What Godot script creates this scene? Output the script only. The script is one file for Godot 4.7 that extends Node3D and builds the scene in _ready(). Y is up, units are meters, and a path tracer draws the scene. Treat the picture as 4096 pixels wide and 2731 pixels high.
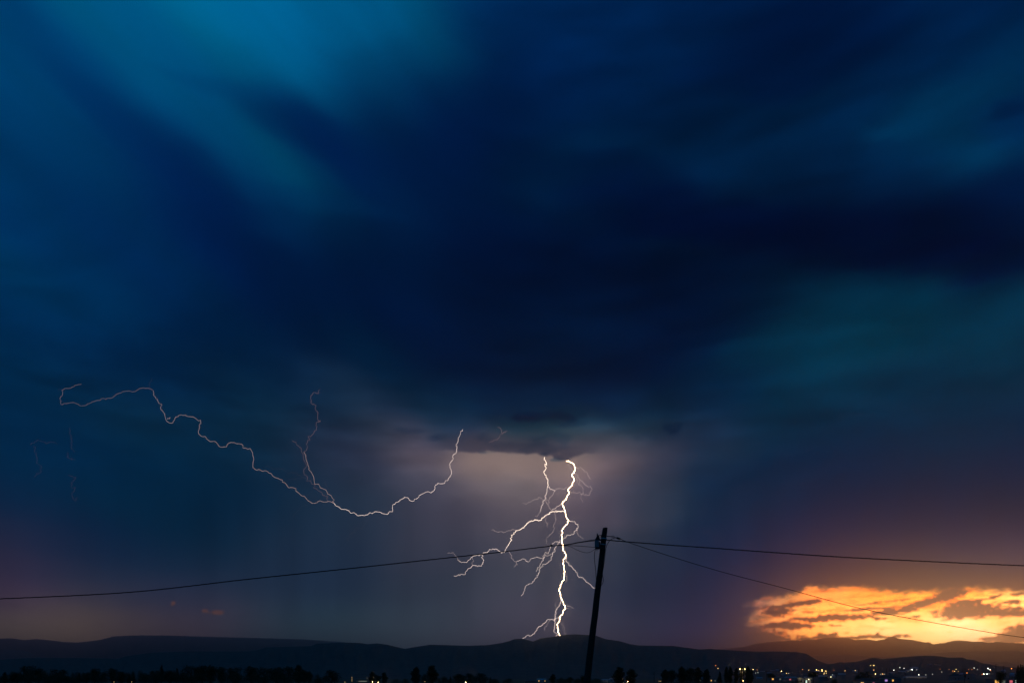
extends Node3D
# A thunderstorm at dusk over a plain: a storm sky with a sunset gap, lightning behind a ridge, a leaning pole with cables,
# a treeline and a village with its lamps. Metres; the camera stands at the origin, 4.5 m up, and looks along -z.

var M := {}
var rng := RandomNumberGenerator.new()
var taken := {}

func _ready() -> void:
	rng.seed = 4021
	camera_sky_sun()
	materials()
	terrain()
	lightning()
	pole_and_cables()
	trees()
	houses()
	lamps()

# ---------------------------------------------------------------- camera, sky, sun, air
func camera_sky_sun() -> void:
	var cam := Camera3D.new()
	cam.name = "camera"
	cam.projection = Camera3D.PROJECTION_FRUSTUM
	cam.near = 0.1
	cam.far = 60000.0
	cam.size = 0.1
	cam.frustum_offset = Vector2(0, 0.04905)
	cam.position = Vector3(0, 4.5, 0)
	add_child(cam)
	cam.current = true
	var env := Environment.new()
	env.background_mode = Environment.BG_SKY
	var sky := Sky.new()
	var pan := PanoramaSkyMaterial.new()
	pan.panorama = ImageTexture.create_from_image(sky_image())
	sky.sky_material = pan
	env.sky = sky
	env.tonemap_mode = Environment.TONE_MAPPER_LINEAR
	env.tonemap_exposure = 1.0
	env.sdfgi_enabled = true
	env.ssao_enabled = true
	env.ssil_enabled = true
	# dusk haze over the plain: it scatters light mostly onwards, so far hills take the colour of the sky behind them
	env.volumetric_fog_enabled = true
	env.volumetric_fog_density = 0.000042
	env.volumetric_fog_albedo = Color(0.97, 0.95, 1.0)
	env.volumetric_fog_anisotropy = 0.94
	var we := WorldEnvironment.new()
	we.name = "environment"
	we.environment = env
	add_child(we)
	# the sun has just gone down behind the far range, at the sunset gap
	var sun := DirectionalLight3D.new()
	sun.name = "sun"
	sun.light_color = Color(1.0, 0.72, 0.45)
	sun.light_energy = 0.03
	sun.light_angular_distance = 0.5
	sun.shadow_enabled = true
	sun.rotation_degrees = Vector3(-1.2, 180 - 33.0, 0)
	add_child(sun)

# sky colours seen in the storm: azimuth, elevation in degrees, red, green, blue (display values), reach in degrees
var SKYPTS := [[-36.9, 38.4, 0, 55.1, 103.7, 2.5], [-33.2, 39.2, 0, 91.7, 129.5, 2.2], [-27.8, 40.8, 0, 91.9, 138.7, 2.7], [-23.3, 41.8, 0, 111.6, 156.1, 2.5], [-19.4, 42.9, 0, 121.5, 181.1, 2.7], [-15.2, 43.2, 0, 112.3, 166.2, 2.6], [-10, 43.8, 0, 91.7, 143.3, 2.3], [-6.4, 43.8, 0, 63.9, 90, 2], [-2.8, 44.1, 0, 44.3, 97.4, 2.2], [-0, 44.3, 0, 28.9, 68.5, 2.1], [-36.9, 36.6, 0, 63.1, 106.4, 2], [-33.2, 37.8, 0, 82.5, 131.8, 1.8], [-29.2, 39, 0, 84.9, 130.7, 2.1], [-23.3, 40.4, 0, 100.9, 131.6, 1.9], [-18.5, 41.3, 0, 105.4, 152.1, 2.2], [-13.5, 42, 0, 61.2, 97.8, 2.3], [-9.1, 42.5, 0, 52.7, 83.3, 1.9], [-5.5, 42.7, 0, 44.2, 78.2, 1.7], [-0.9, 42.8, 0, 23.8, 59.5, 1.6], [-36.9, 34.6, 0, 71.1, 123.8, 2.1], [-32.2, 36.5, 0, 56.9, 114.6, 1.8], [-29.2, 37.2, 0, 71.3, 115, 1.7], [-24.8, 38.1, 0, 71.9, 118.3, 2.1], [-21, 38.9, 0, 49.3, 96.8, 2.1], [-16, 39.7, 0, 51, 86.7, 2.4], [-10.9, 40.5, 0, 35.7, 72.3, 2.1], [-5.5, 40.9, 0, 27.2, 63.8, 1.9], [-0, 40.8, 0, 21.3, 59.2, 2.1], [-36.9, 32.6, 0, 40.8, 76.5, 2.2], [-33.2, 34, 0, 66.5, 112.3, 2.1], [-30.3, 35.2, 0, 34, 74.8, 1.9], [-27.1, 35.9, 0, 71.1, 120.3, 1.8], [-23.6, 36.6, 0, 59.9, 108.5, 1.7], [-21, 37.4, 0, 40.8, 76.5, 1.7], [-17.7, 37.7, 0, 25.5, 61.2, 2.2], [-11.7, 38.6, 0, 23, 59.5, 2.3], [-4.6, 39, 0, 20.4, 64.6, 2.2], [-0, 38.6, 0, 18.7, 54.4, 2.1], [-36.9, 30.5, 0, 54.8, 101.2, 2.3], [-31.9, 32.4, 0, 39.1, 79.7, 2.1], [-27.8, 34.2, 0, 45.8, 97.4, 1.8], [-25.6, 33.8, 0, 23.8, 63.8, 2], [-23.3, 34.9, 0, 68.8, 112.3, 1.9], [-20.5, 35.5, 0, 74.5, 98.7, 1.7], [-18.5, 34.9, 0, 73.4, 108.5, 1.6], [-16, 34.7, 0, 66.5, 105.4, 1.6], [-15.2, 36.3, 0, 25.5, 81.6, 1.9], [-10, 36.5, 0, 22.1, 62.4, 2.5], [-4.6, 36.8, 0, 25.4, 71.1, 2.5], [-0, 36.6, 0, 17, 44.2, 2.6], [-36.9, 28.2, 0, 44.9, 96.9, 2.4], [-31.9, 29.7, 0, 44.8, 91.8, 2.5], [-27.8, 31.3, 0, 43.6, 87.5, 2.5], [-23.3, 32.3, 0, 23.8, 70.2, 2.1], [-19.4, 33.6, 0, 46.6, 90.4, 1.8], [-15.2, 33.8, 0, 30.6, 63.8, 1.9], [-10, 34.1, 0, 34.1, 73.9, 2.8], [-2.8, 34.5, 0, 19.4, 51.6, 2.6], [-36.9, 25.9, 0, 55, 91.8, 2.5], [-32.5, 27.1, 0, 32.3, 68, 2.3], [-27.8, 28.3, 0, 41.3, 91.7, 2.7], [-23.3, 29.8, 0, 25.8, 80.2, 2.6], [-18.5, 30.6, 0, 22.1, 60.8, 2.9], [-11.7, 31.4, 0, 18.7, 48, 3.2], [-2.8, 31.3, 0, 16.3, 55, 3.1], [-36.9, 23.5, 0, 40.4, 80.7, 2.9], [-31.5, 25.9, 0, 55, 97.4, 2.4], [-27.8, 25.7, 0, 30.6, 68.4, 2.9], [-23.3, 27.2, 0, 27.7, 57, 3.2], [-16.9, 27.5, 0, 17, 44.2, 4.1], [-8.2, 28.3, 0, 20.5, 58.3, 3.9], [-0.9, 29.2, 0, 11.9, 35.7, 3.6], [3.7, 44.2, 0, 35.6, 82, 2.9], [10.8, 43.7, 0, 31.1, 73.8, 3.8], [17.7, 42.9, 0, 32.1, 77.9, 3.9], [24.1, 41.7, 0, 23.3, 66.5, 3.5], [29.9, 40.2, 0, 36.7, 80.2, 3.4], [35.1, 38.6, 0, 27.5, 64.1, 2.8], [3.7, 41.8, 0, 34.5, 82.7, 2.4], [10.8, 41.8, 0, 24.7, 57.8, 2.9], [17.7, 40.4, 0, 27.5, 56.2, 3], [24.1, 39.2, 0, 24.6, 45.9, 2.7], [29.9, 37.8, 0, 20.4, 51, 2.3], [33.8, 36.1, 0, 34, 71.7, 1.9], [36.3, 35.3, 0, 57.3, 96.3, 2], [3.7, 39.1, 0, 21.3, 52.7, 2.5], [12.6, 38.5, 0, 21.3, 51.4, 2.5], [20.9, 38, 0, 18.7, 45.9, 2.6], [27, 36, 0, 27.2, 60.2, 2.3], [30.5, 35, 0, 42.3, 66.3, 2], [33.2, 34.6, 0, 55, 91.7, 1.6], [35.7, 33.6, 0, 32.5, 80.2, 1.7], [5.5, 36.6, 0, 37.8, 71.1, 2.8], [12.6, 36.8, 0, 40.1, 75.6, 2.4], [19.3, 36.1, 0, 40.1, 77.9, 2.6], [25.6, 34.9, 0, 36.7, 74.5, 2.1], [29.2, 33.4, 0, 43.6, 86, 1.9], [32.5, 33.1, 0, 52.7, 89.4, 1.8], [34.4, 31.9, 0, 57.3, 86.1, 1.6], [36.3, 31.3, 0, 33.1, 69.4, 1.6], [3.7, 34.5, 0, 21.6, 48.9, 2.7], [10.8, 34.9, 0, 27.5, 61.9, 2.9], [17.7, 34.1, 0, 18.7, 44.2, 3.1], [24.1, 33.3, 0, 17, 42.5, 2.4], [29.9, 32, 0, 22.1, 52.4, 1.8], [35.1, 29.9, 0, 21.2, 63, 1.7], [5.5, 31.8, 0, 14.8, 46.7, 2.8], [14.3, 32.4, 0, 13, 35.7, 3], [22.5, 31.2, 0, 16, 45.8, 2.9], [29.9, 29.6, 0, 11.1, 39, 2.4], [35.7, 27.5, 0, 18.3, 52.7, 2.1], [5.5, 29.1, 0, 15.3, 46, 2.9], [14.3, 29.2, 0, 12.8, 39.4, 3], [20.9, 28.3, 0, 13.6, 35.7, 2.7], [25.6, 26.7, 0, 40.6, 63.9, 2.7], [29.9, 25.5, 0, 50.4, 74.5, 2.2], [35.1, 24.3, 0, 48.1, 73.4, 1.6], [36.3, 23.1, 0, 57.3, 91.7, 1.6], [28.5, 27.1, 0, 15.3, 38.3, 2.1], [35.1, 25.6, 0, 13.6, 37.4, 1.6], [5.5, 26.7, 0, 23.3, 54.3, 3.3], [14.3, 26.7, 0, 14.5, 45.1, 2.9], [18.5, 25.6, 0, 26.7, 60.9, 2.7], [22.5, 25.3, 0, 52.7, 75.6, 2.9], [28.5, 24.2, 0, 52.7, 64.2, 2], [35.1, 22.4, 0, 37.4, 56.1, 1.7], [-11.3, 24.6, 0, 28, 53.4, 2.1], [-5.2, 24.4, 0, 17, 48.1, 2.9], [1, 24.5, 0, 12.8, 35.7, 3.4], [9.6, 24.2, 0, 15.3, 45.5, 3], [16.7, 23.6, 0, 30.1, 56.8, 2.3], [-10.1, 22.1, 0, 28.9, 51, 1.7], [-4, 22.4, 0, 34, 58.6, 1.9], [2.2, 22.1, 0, 35.7, 65.8, 2.3], [9.6, 21.8, 0, 25.5, 49.3, 1.8], [16.7, 21.6, 0, 29, 59.4, 2.1], [-10.1, 20.6, 26.7, 44.2, 70.6, 1.6], [-5.2, 20.9, 5.1, 47.9, 75.4, 1.9], [8.4, 20.6, 1.4, 34, 71.5, 1.6], [12, 19.6, 0, 29.8, 51, 1.9], [16.2, 19.3, 28.2, 45.3, 71.2, 1.6], [-10.1, 19.3, 57.3, 64.2, 80.4, 1.7], [-7.7, 19.4, 76, 73.6, 93.2, 1.6], [-3.4, 19.6, 39.4, 45.9, 70.5, 1.6], [1, 19.6, 7.1, 44.2, 57.8, 1.6], [4.1, 19.5, 6.8, 44.2, 56.1, 1.6], [6.6, 19.5, 13.9, 48.5, 62.9, 1.6], [9.6, 19.3, 6.8, 42.5, 59.5, 1.6], [16.2, 18.2, 17.8, 44, 77.9, 1.6], [-7.7, 18.3, 88.3, 73.1, 80.3, 1.6], [-4, 18.3, 89.3, 81.6, 95.3, 1.6], [-0.9, 18.5, 92, 83.4, 95.7, 1.6], [2.2, 18.6, 92, 83.4, 95.7, 1.6], [4.7, 18.5, 98.1, 85.8, 98.1, 1.6], [6.6, 18.4, 122.6, 104.2, 110.4, 1.6], [9.6, 18.2, 100.6, 89.5, 101.8, 1.6], [13.2, 18, 49.6, 50.1, 68.6, 1.8], [16.7, 17.5, 34.4, 52.7, 68.2, 1.6], [-6.5, 17.2, 104.2, 95.7, 107.9, 1.7], [-2.1, 17.6, 149.6, 128.8, 127.5, 1.6], [0.4, 17.6, 154.5, 132.4, 128.8, 1.6], [3.5, 17.3, 144.7, 124.1, 125.1, 1.6], [6, 17.3, 144.7, 119.6, 125.1, 1.6], [8.4, 17.2, 96.4, 81.7, 84.7, 1.6], [12, 16.5, 59.1, 62.6, 83.3, 1.6], [16.2, 16.3, 8.3, 41.4, 74.3, 1.7], [-7.7, 15.6, 88.3, 85.8, 103, 2], [-2.8, 15.7, 120.3, 106.7, 109.9, 2.2], [1, 15.7, 122.6, 112.5, 115.4, 1.9], [4.7, 15.7, 124.7, 107.3, 113.9, 1.8], [8.4, 15.6, 78.9, 76, 92.2, 2], [12, 15.4, 35.6, 47.6, 63.8, 1.6], [-36.9, 19.7, 0, 36, 65.8, 3.1], [-29.2, 21.4, 0, 30.7, 66, 3.3], [-20.2, 22.8, 0, 23.8, 51.8, 3.8], [-11.7, 23.7, 0, 22.1, 47.6, 1.7], [-36.9, 17.1, 1.8, 34.5, 64.1, 2.8], [-29.2, 18.6, 9.2, 44, 65.6, 2.9], [-20.2, 19.9, 9.4, 41.7, 63.2, 3.3], [-13.5, 21.1, 22.8, 47.5, 70.5, 2.7], [21.7, 19.7, 0, 40.2, 63.1, 4.1], [30.5, 18.3, 0, 39, 63.4, 4.4], [36.9, 17.1, 0, 32.3, 60.8, 2.9], [27.7, 21.7, 0, 50.4, 77.9, 3], [36.9, 19.7, 0, 52.7, 77.9, 2.5], [-36.9, 14.4, 0.8, 40.7, 71.7, 2.8], [-31.9, 15.2, 0.5, 39, 74.3, 3.3], [-26.3, 16, 0.8, 37.2, 64.7, 3.3], [-20.2, 16.8, 6.9, 37.7, 60.5, 3.3], [-13.5, 17.3, 40.9, 46.1, 68.4, 2.9], [24.8, 16.2, 0, 30.6, 64.2, 3.9], [36.9, 14.4, 0, 28.1, 59.6, 2.6], [-36.9, 11.6, 5.6, 35, 67.2, 2.8], [-31.9, 12.3, 0.7, 41.2, 66.5, 2.9], [-26.3, 13, 0.3, 30.6, 54.1, 3.2], [-20.2, 13.6, 1.7, 35.1, 61.8, 3.7], [-13.5, 14, 40.1, 53.3, 70.7, 3.8], [-6.4, 13.3, 67, 63.9, 79.3, 2.6], [0.9, 13.4, 91.3, 83.5, 92.7, 2.7], [6.3, 13.3, 87.7, 76, 90.6, 2.6], [11.7, 14.1, 50, 61.4, 80.6, 1.9], [18.5, 13.7, 1.7, 36.1, 64.5, 2.9], [27.7, 12.8, 0, 28.9, 56.5, 3.2], [36.9, 11.6, 0, 26.4, 49.3, 2], [-36.9, 8.8, 49.5, 42.5, 65.6, 2.9], [-31.9, 9.3, 3, 31, 64.1, 2.9], [-26.3, 9.8, 1.4, 35.2, 59, 3.2], [-16.9, 10.5, 29.1, 46.5, 67.5, 3.4], [-6.4, 10.2, 59.2, 61.1, 76.9, 3.2], [2.7, 10.2, 77.7, 75.7, 87.9, 3.1], [9.9, 10.1, 41.7, 52.7, 67.7, 3.3], [18.5, 10.4, 2.5, 33.6, 68.6, 2.8], [24.8, 10.9, 1.4, 30.6, 69.2, 2.7], [31.8, 10.5, 2, 28.9, 61, 2.7], [36.9, 10.2, 2.4, 28.1, 64.2, 1.8], [-36.9, 5.9, 66.3, 49, 78.3, 2.8], [-31.9, 6.3, 58.9, 58.6, 77.5, 2.7], [-26.3, 6.6, 37.8, 47.2, 74.7, 2.7], [-16.9, 7.1, 25.3, 42.8, 68.4, 3.5], [-6.4, 7, 38, 46.8, 62.7, 3.4], [2.7, 7, 65.9, 72, 84, 3.5], [9.9, 6.9, 27.7, 41, 67.3, 3.1], [15.1, 7.8, 5.4, 32.3, 67.9, 3.4], [-36.9, 3.3, 116.2, 103.1, 91.6, 2.8], [-31.9, 3.5, 134.3, 110.8, 87.8, 2.8], [-28.3, 4, 67.5, 61, 72.4, 2.8], [-23.9, 3.8, 84.3, 67.7, 83, 3.8], [-16.9, 4, 42.2, 71.8, 82.4, 3.5], [-6.4, 3.7, 64.4, 80.9, 93.3, 4.5], [0.9, 4.1, 90, 80.5, 99.4, 3.6], [9.9, 3.7, 62.9, 65.9, 85.7, 3.9], [15.1, 3.6, 30.5, 45.4, 96.2, 2.8], [-36.9, 0.4, 108.9, 95.3, 85.9, 3.8], [-29.2, 0.4, 102.5, 85.3, 81.4, 3.7], [-16.9, 0.5, 53.4, 64.1, 78.2, 4.8], [0.9, 0.5, 76.9, 76.4, 91.6, 4.9], [15.1, 0.5, 49.5, 54.9, 85.2, 3], [18.5, 5.3, 10.5, 40.8, 75.5, 2.4], [18.5, 2.5, 28.4, 50.3, 80.2, 2.1], [19.1, 0.5, 32.7, 55.7, 80.2, 2.7], [21.1, 7.6, 18.8, 40.8, 73.1, 2.3], [24.8, 7.7, 38.7, 49.3, 62.2, 2.5], [30.5, 7.3, 62.3, 57.8, 56.1, 2.4], [36.9, 6.6, 80.4, 66.3, 67.9, 2], [21.7, 9.5, 10.2, 33.6, 66.8, 2.3], [27.7, 8.9, 23.5, 36.6, 64.7, 2.7], [33.1, 8.7, 11.8, 42.5, 77.5, 2.4], [36.9, 8.4, 13.1, 45.9, 85.1, 1.8], [23.3, 5.1, 120, 74, 62, 2.3], [29.1, 4.9, 130, 80, 62, 3.1], [34.4, 4.6, 135, 82, 62, 2.7], [23.3, 0.4, 130, 80, 62, 3.4], [30.5, 0.4, 140, 86, 62, 4.5], [36.9, 0.4, 145, 90, 64, 3.9], [36.9, 3.9, 135, 84, 64, 2.4], [21.1, 3.9, 95, 62, 62, 2.2]]
# light in the sunset gap: azimuth, elevation, colour
var GLOW := [[20.13, 5.83, 313.06, 189.48, 145], [21.81, 5.86, 241.14, 162.63, 97.98], [23.81, 6.36, 409.19, 221.29, 98.13], [25.58, 6.08, 420.16, 225.75, 104.56], [27.29, 6.08, 421.22, 232.8, 83.89], [28.96, 5.9, 420.16, 240.26, 84.57], [31.36, 5.85, 437.4, 252.99, 83.45], [21.99, 4.87, 387.21, 247.15, 131.81], [23.81, 4.8, 477.97, 288.74, 121.32], [26.44, 4.89, 512.78, 304.82, 138.41], [26.44, 3.75, 477.58, 334.54, 181.89], [23.81, 3.54, 512.78, 313.06, 141.33], [28.96, 3.29, 512.78, 392.15, 247.15], [26.44, 3.08, 501.37, 357.65, 192.62], [30.57, 3.88, 444.91, 325.95, 158.32], [32.13, 3.37, 512.78, 403.68, 280.11], [33.64, 2.95, 490.67, 394.17, 276.65], [31.75, 2.65, 466.51, 356.77, 193.19], [35.81, 5.12, 512.78, 359.19, 184.54], [34.38, 5.65, 442.45, 270.12, 98.99], [36.16, 3.98, 512.78, 362.49, 191.16], [36.65, 3.7, 512.78, 370.73, 214.2], [21.07, 3.31, 299.38, 179.03, 120.35], [18.41, 2.56, 194.6, 118.34, 108.31], [36.87, 2.5, 512.78, 370.73, 228.16], [22.54, 2.98, 403.68, 265.89, 122.05]]
# dark clouds before the gap: azimuth, elevation, half width, half height, slope, density
var BODY := [[22.54, 5.56, 2.42, 0.17, 0.1, 1], [21.25, 5.04, 1.11, 0.38, 0, 1], [25.23, 4.44, 3.32, 0.25, 0.03, 1], [21.99, 3.96, 2.08, 0.3, -0.02, 1], [19.66, 2.94, 2.8, 0.7, -0, 1], [23.27, 2.87, 0.81, 0.25, -0.22, 1], [27.72, 5.35, 1.12, 0.08, 0.08, 0.9], [29.45, 5.52, 1.04, 0.06, 0.07, 0.9], [31.67, 5.38, 2.49, 0.31, 0.24, 1], [27.72, 4.98, 2.06, 0.12, 0.05, 0.9], [29.2, 4.72, 1.53, 0.22, 0.06, 1], [33.79, 4.59, 2.09, 0.58, 0.02, 1], [33.64, 5.08, 1.1, 0.35, 0, 1], [35.88, 4.33, 1.79, 0.33, -0.04, 1], [32.59, 5.77, 1.35, 0.3, 0.12, 1], [35.1, 5.41, 0.82, 0.11, 0.1, 0.95], [36.27, 4.96, 0.52, 0.17, 0, 0.95], [36.65, 5.48, 0.41, 0.07, 0.06, 0.9], [36.72, 2.84, 1.62, 0.68, 0.32, 1], [35.1, 2.55, 0.85, 0.23, 0, 0.9], [28.3, 4.29, 0.51, 0.12, 0, 1], [30.65, 4.35, 0.46, 0.1, 0.23, 1], [29.53, 4.5, 0.34, 0.07, 0, 0.9], [31.59, 3.36, 0.21, 0.05, 0, 0.7], [32.67, 3.12, 0.19, 0.04, 0, 0.4], [27.12, 2.91, 3.29, 0.13, 0, 1], [25.23, 3.13, 0.39, 0.17, 0, 1], [24.44, 3.02, 0.62, 0.21, 0, 1], [28.26, 3.13, 0.18, 0.11, 0, 1], [29.65, 3.01, 0.68, 0.06, 0.07, 0.9], [27.55, 3, 0.5, 0.13, 0, 1], [26.27, 3.26, 0.15, 0.08, 0, 0.5], [24.35, 4.93, 0.53, 0.06, 0, 0.6], [23.45, 4.98, 0.4, 0.07, 0, 0.7], [27.97, 3.49, 0.66, 0.04, 0, 0.4], [34.81, 3.25, 0.29, 0.04, 0, 0.6], [26.61, 5.65, 0.6, 0.09, -0.33, 0.25], [25.4, 3.88, 0.52, 0.05, 0.11, 0.8], [28.47, 3.96, 0.82, 0.05, 0.11, 0.5]]
var TOPL := [[16.66, 5.64], [19.56, 6.03], [20.41, 6.23], [21.81, 6.23], [22.91, 6.48], [23.27, 6.87], [23.81, 6.94], [24.35, 6.67], [25.58, 6.69], [26.87, 6.67], [28.13, 6.36], [29.77, 6.09], [31.75, 6.07], [33.27, 5.97], [33.79, 6.17], [34.74, 5.96], [35.81, 5.79], [36.87, 5.61]]
var SCUD := [[2.74, 20.72, 2.86, 0.44, 0.9], [4.73, 20.29, 1.36, 0.28, 0.7], [0.99, 20.57, 1.25, 0.28, 0.6], [-6.35, 19.25, 0.93, 0.29, 0.45], [-2.75, 19.23, 1.5, 0.38, 0.3], [2.86, 19.12, 1.74, 0.5, 0.4], [13.47, 19.52, 0.82, 0.43, 0.5], [12.65, 19.04, 1.89, 0.39, 0.4], [-2.25, 18.14, 0.75, 0.08, 0.5], [2.61, 18, 0.5, 0.14, 0.5], [3.98, 17.58, 0.56, 0.16, 0.6], [-8.44, 19.55, 1.47, 0.22, 0.3], [-0.51, 18.69, 1.75, 0.27, 0.3], [2.86, 18.45, 2.24, 0.34, 0.35]]
var BASE := [[-4, 18.09], [-2.75, 18.07], [-1.26, 18.13], [-0.26, 18.05], [0.99, 17.99], [1.99, 17.9], [2.49, 17.78], [3.24, 17.86], [3.86, 17.58], [4.6, 17.49], [5.96, 17.79], [7.2, 18]]
# small torn clouds that catch the sunset low in the left: azimuth, elevation, half sizes
var EMBERS := [[-23.65, 4.91, 0.71, 0.17], [-24.21, 5, 0.24, 0.17], [-26.42, 5.45, 0.17, 0.24]]

func lin(v: float) -> float:
	v = maxf(v / 255.0, 0.0)
	return v / 12.92 if v <= 0.04045 else pow((v + 0.055) / 1.055, 2.4)

func curve_at(c: Array, a: float) -> float:
	if a <= c[0][0]:
		return c[0][1]
	for i in c.size() - 1:
		if a <= c[i + 1][0]:
			return lerpf(c[i][1], c[i + 1][1], (a - c[i][0]) / (c[i + 1][0] - c[i][0]))
	return c[c.size() - 1][1]

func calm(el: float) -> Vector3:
	# storm sky by elevation; the high part, out of view, is brightened to light the hills
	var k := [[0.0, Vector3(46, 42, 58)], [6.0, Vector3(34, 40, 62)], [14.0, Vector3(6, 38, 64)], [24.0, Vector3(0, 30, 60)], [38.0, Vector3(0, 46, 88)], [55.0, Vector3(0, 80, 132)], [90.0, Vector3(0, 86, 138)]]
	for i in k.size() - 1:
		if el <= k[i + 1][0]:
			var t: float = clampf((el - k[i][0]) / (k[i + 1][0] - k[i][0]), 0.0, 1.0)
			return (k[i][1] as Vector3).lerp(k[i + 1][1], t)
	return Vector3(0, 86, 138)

func sky_image() -> Image:
	var w0 := 1024
	var h0 := 512
	var low := PackedFloat32Array()
	low.resize(w0 * h0 * 3)
	var pts := SKYPTS.duplicate()
	for e in [[42, 0, 150, 92, 64, 4], [42, 4, 132, 83, 64, 3], [42, 7.5, 96, 64, 72, 3], [42, 11, 50, 44, 70, 4], [50, 1, 110, 70, 64, 6], [50, 6, 76, 54, 68, 5], [60, 2, 66, 50, 64, 7], [-44, 3, 60, 52, 60, 5], [-46, 20, 0, 40, 74, 7], [-46, 32, 0, 48, 88, 7], [-46, 42, 0, 54, 98, 7], [48, 20, 0, 38, 62, 7], [48, 32, 0, 24, 56, 7], [-16, 50, 0, 96, 145, 6], [-30, 50, 0, 66, 110, 7], [2, 50, 0, 52, 98, 6], [16, 50, 0, 32, 74, 7], [-16, 62, 0, 70, 118, 8]]:
		pts.append(e)
	var n := pts.size()
	var pa := PackedFloat32Array()
	var pe := PackedFloat32Array()
	var pr := PackedFloat32Array()
	var pc := PackedVector3Array()
	for p in pts:
		pa.append(p[0])
		pe.append(p[1])
		pr.append(1.0 / (p[5] * p[5]))
		pc.append(Vector3(p[2], p[3], p[4]))
	var warp := FastNoiseLite.new()
	warp.seed = 3
	warp.frequency = 0.045
	warp.fractal_octaves = 4
	for y in range(0, h0 / 2 + 3):
		var el := 90.0 - (y + 0.5) / h0 * 180.0
		for x in w0:
			var az := (x + 0.5) / w0 * 360.0 - 180.0
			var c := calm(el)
			if az > -62.0 and az < 78.0 and el < 72.0:
				var wa := az + 1.6 * warp.get_noise_2d(az * 0.8, el * 2.2)
				var we := el + 1.3 * warp.get_noise_2d(az * 0.8 + 300.0, el * 2.2)
				var squeeze := cos(deg_to_rad(el))
				var tilt := -0.55 * smoothstep(14.0, 30.0, el) * (1.0 - smoothstep(-12.0, 4.0, az))
				var sum := 0.003
				var acc := c * 0.003
				for i in n:
					var da := (wa - pa[i]) * squeeze
					var de := we - pe[i]
					var t := da * tilt - de
					var q := (da * da * 0.5 + t * t * 1.7) * pr[i]
					if q < 9.0:
						var g := exp(-q)
						sum += g
						acc += pc[i] * g
				c = acc / sum
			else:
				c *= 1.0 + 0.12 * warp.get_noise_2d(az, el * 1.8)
			var o := (y * w0 + x) * 3
			low[o] = lin(c.x)
			low[o + 1] = lin(c.y)
			low[o + 2] = lin(c.z)
	var im := Image.create_from_data(w0, h0, false, Image.FORMAT_RGBF, low.to_byte_array())
	im.resize(2048, 1024, Image.INTERPOLATE_CUBIC)
	var half := im.get_data().to_float32_array()
	veils(half, 2048, 1024)
	im = Image.create_from_data(2048, 1024, false, Image.FORMAT_RGBF, half.to_byte_array())
	var w := 4096
	var h := 2048
	im.resize(w, h, Image.INTERPOLATE_CUBIC)
	var d := im.get_data().to_float32_array()
	storm_detail(d, w, h)
	sunset_detail(d, w, h)
	var whole := Image.create_from_data(w, h, false, Image.FORMAT_RGBF, d.to_byte_array())
	# a panorama begins at -z: turn it half round
	var turned := Image.create(w, h, false, Image.FORMAT_RGBF)
	turned.blit_rect(whole, Rect2i(w / 2, 0, w / 2, h), Vector2i(0, 0))
	turned.blit_rect(whole, Rect2i(0, 0, w / 2, h), Vector2i(w / 2, 0))
	return turned

func tone(d: PackedFloat32Array, o: int) -> Vector3:
	return Vector3(pow(maxf(d[o], 0.0), 0.4545), pow(maxf(d[o + 1], 0.0), 0.4545), pow(maxf(d[o + 2], 0.0), 0.4545)) * 255.0

func put(d: PackedFloat32Array, o: int, c: Vector3) -> void:
	d[o] = pow(maxf(c.x / 255.0, 0.0), 2.2)
	d[o + 1] = pow(maxf(c.y / 255.0, 0.0), 2.2)
	d[o + 2] = pow(maxf(c.z / 255.0, 0.0), 2.2)

# long streaks of cloud: azimuth, elevation, half length, half width (degrees), slope angle, green, blue, strength
var VEILS := [[-17.31, 35.56, 3.83, 1.18, 38, 67, 102, 0.4, 0.9, -0.44], [-12.1, 37.19, 4.63, 1.08, 20, 28, 70, 0.35, 0.99, -0.17], [-23.43, 34.65, 4.38, 0.9, 40, 40, 86, 0.25, 0.89, -0.46], [-17.63, 38.55, 3.73, 0.42, 10, 57, 101, 0.3, 1, 0.08], [-20.21, 32.94, 2.91, 1.21, 35, 29, 74, 0.25, 0.92, -0.39], [-13.89, 42.59, 6.3, 1.15, 5, 102, 152, 0.3, 0.99, 0.11], [-13.32, 33.82, 4.96, 0.5, 10, 46, 84, 0.35, 1, -0.02], [10.14, 36.36, 6.72, 0.81, -6, 36, 67, 0.6, 1, -0.09], [27.17, 35.02, 3.91, 0.6, -20, 50, 82, 0.65, 1, -0.04], [26.65, 33.3, 3.84, 0.43, 14, 49, 80, 0.65, 0.85, -0.53], [29.54, 33.49, 1.39, 0.48, 0, 32, 66, 0.6, 0.93, -0.37], [17.86, 31.48, 13.67, 1.82, 2, 13, 40, 0.6, 0.95, -0.3], [17.23, 40.07, 5.46, 2.07, -15, 22, 54, 0.5, 1, -0.08], [27.7, 27.46, 5.77, 0.83, 0, 14, 42, 0.6, 0.96, -0.29], [27.29, 23.94, 8.71, 1.71, -4, 46, 66, 0.7, 0.98, -0.19], [19.67, 25.16, 3.95, 1.02, -20, 44, 64, 0.6, 0.99, 0.17]]

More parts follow.
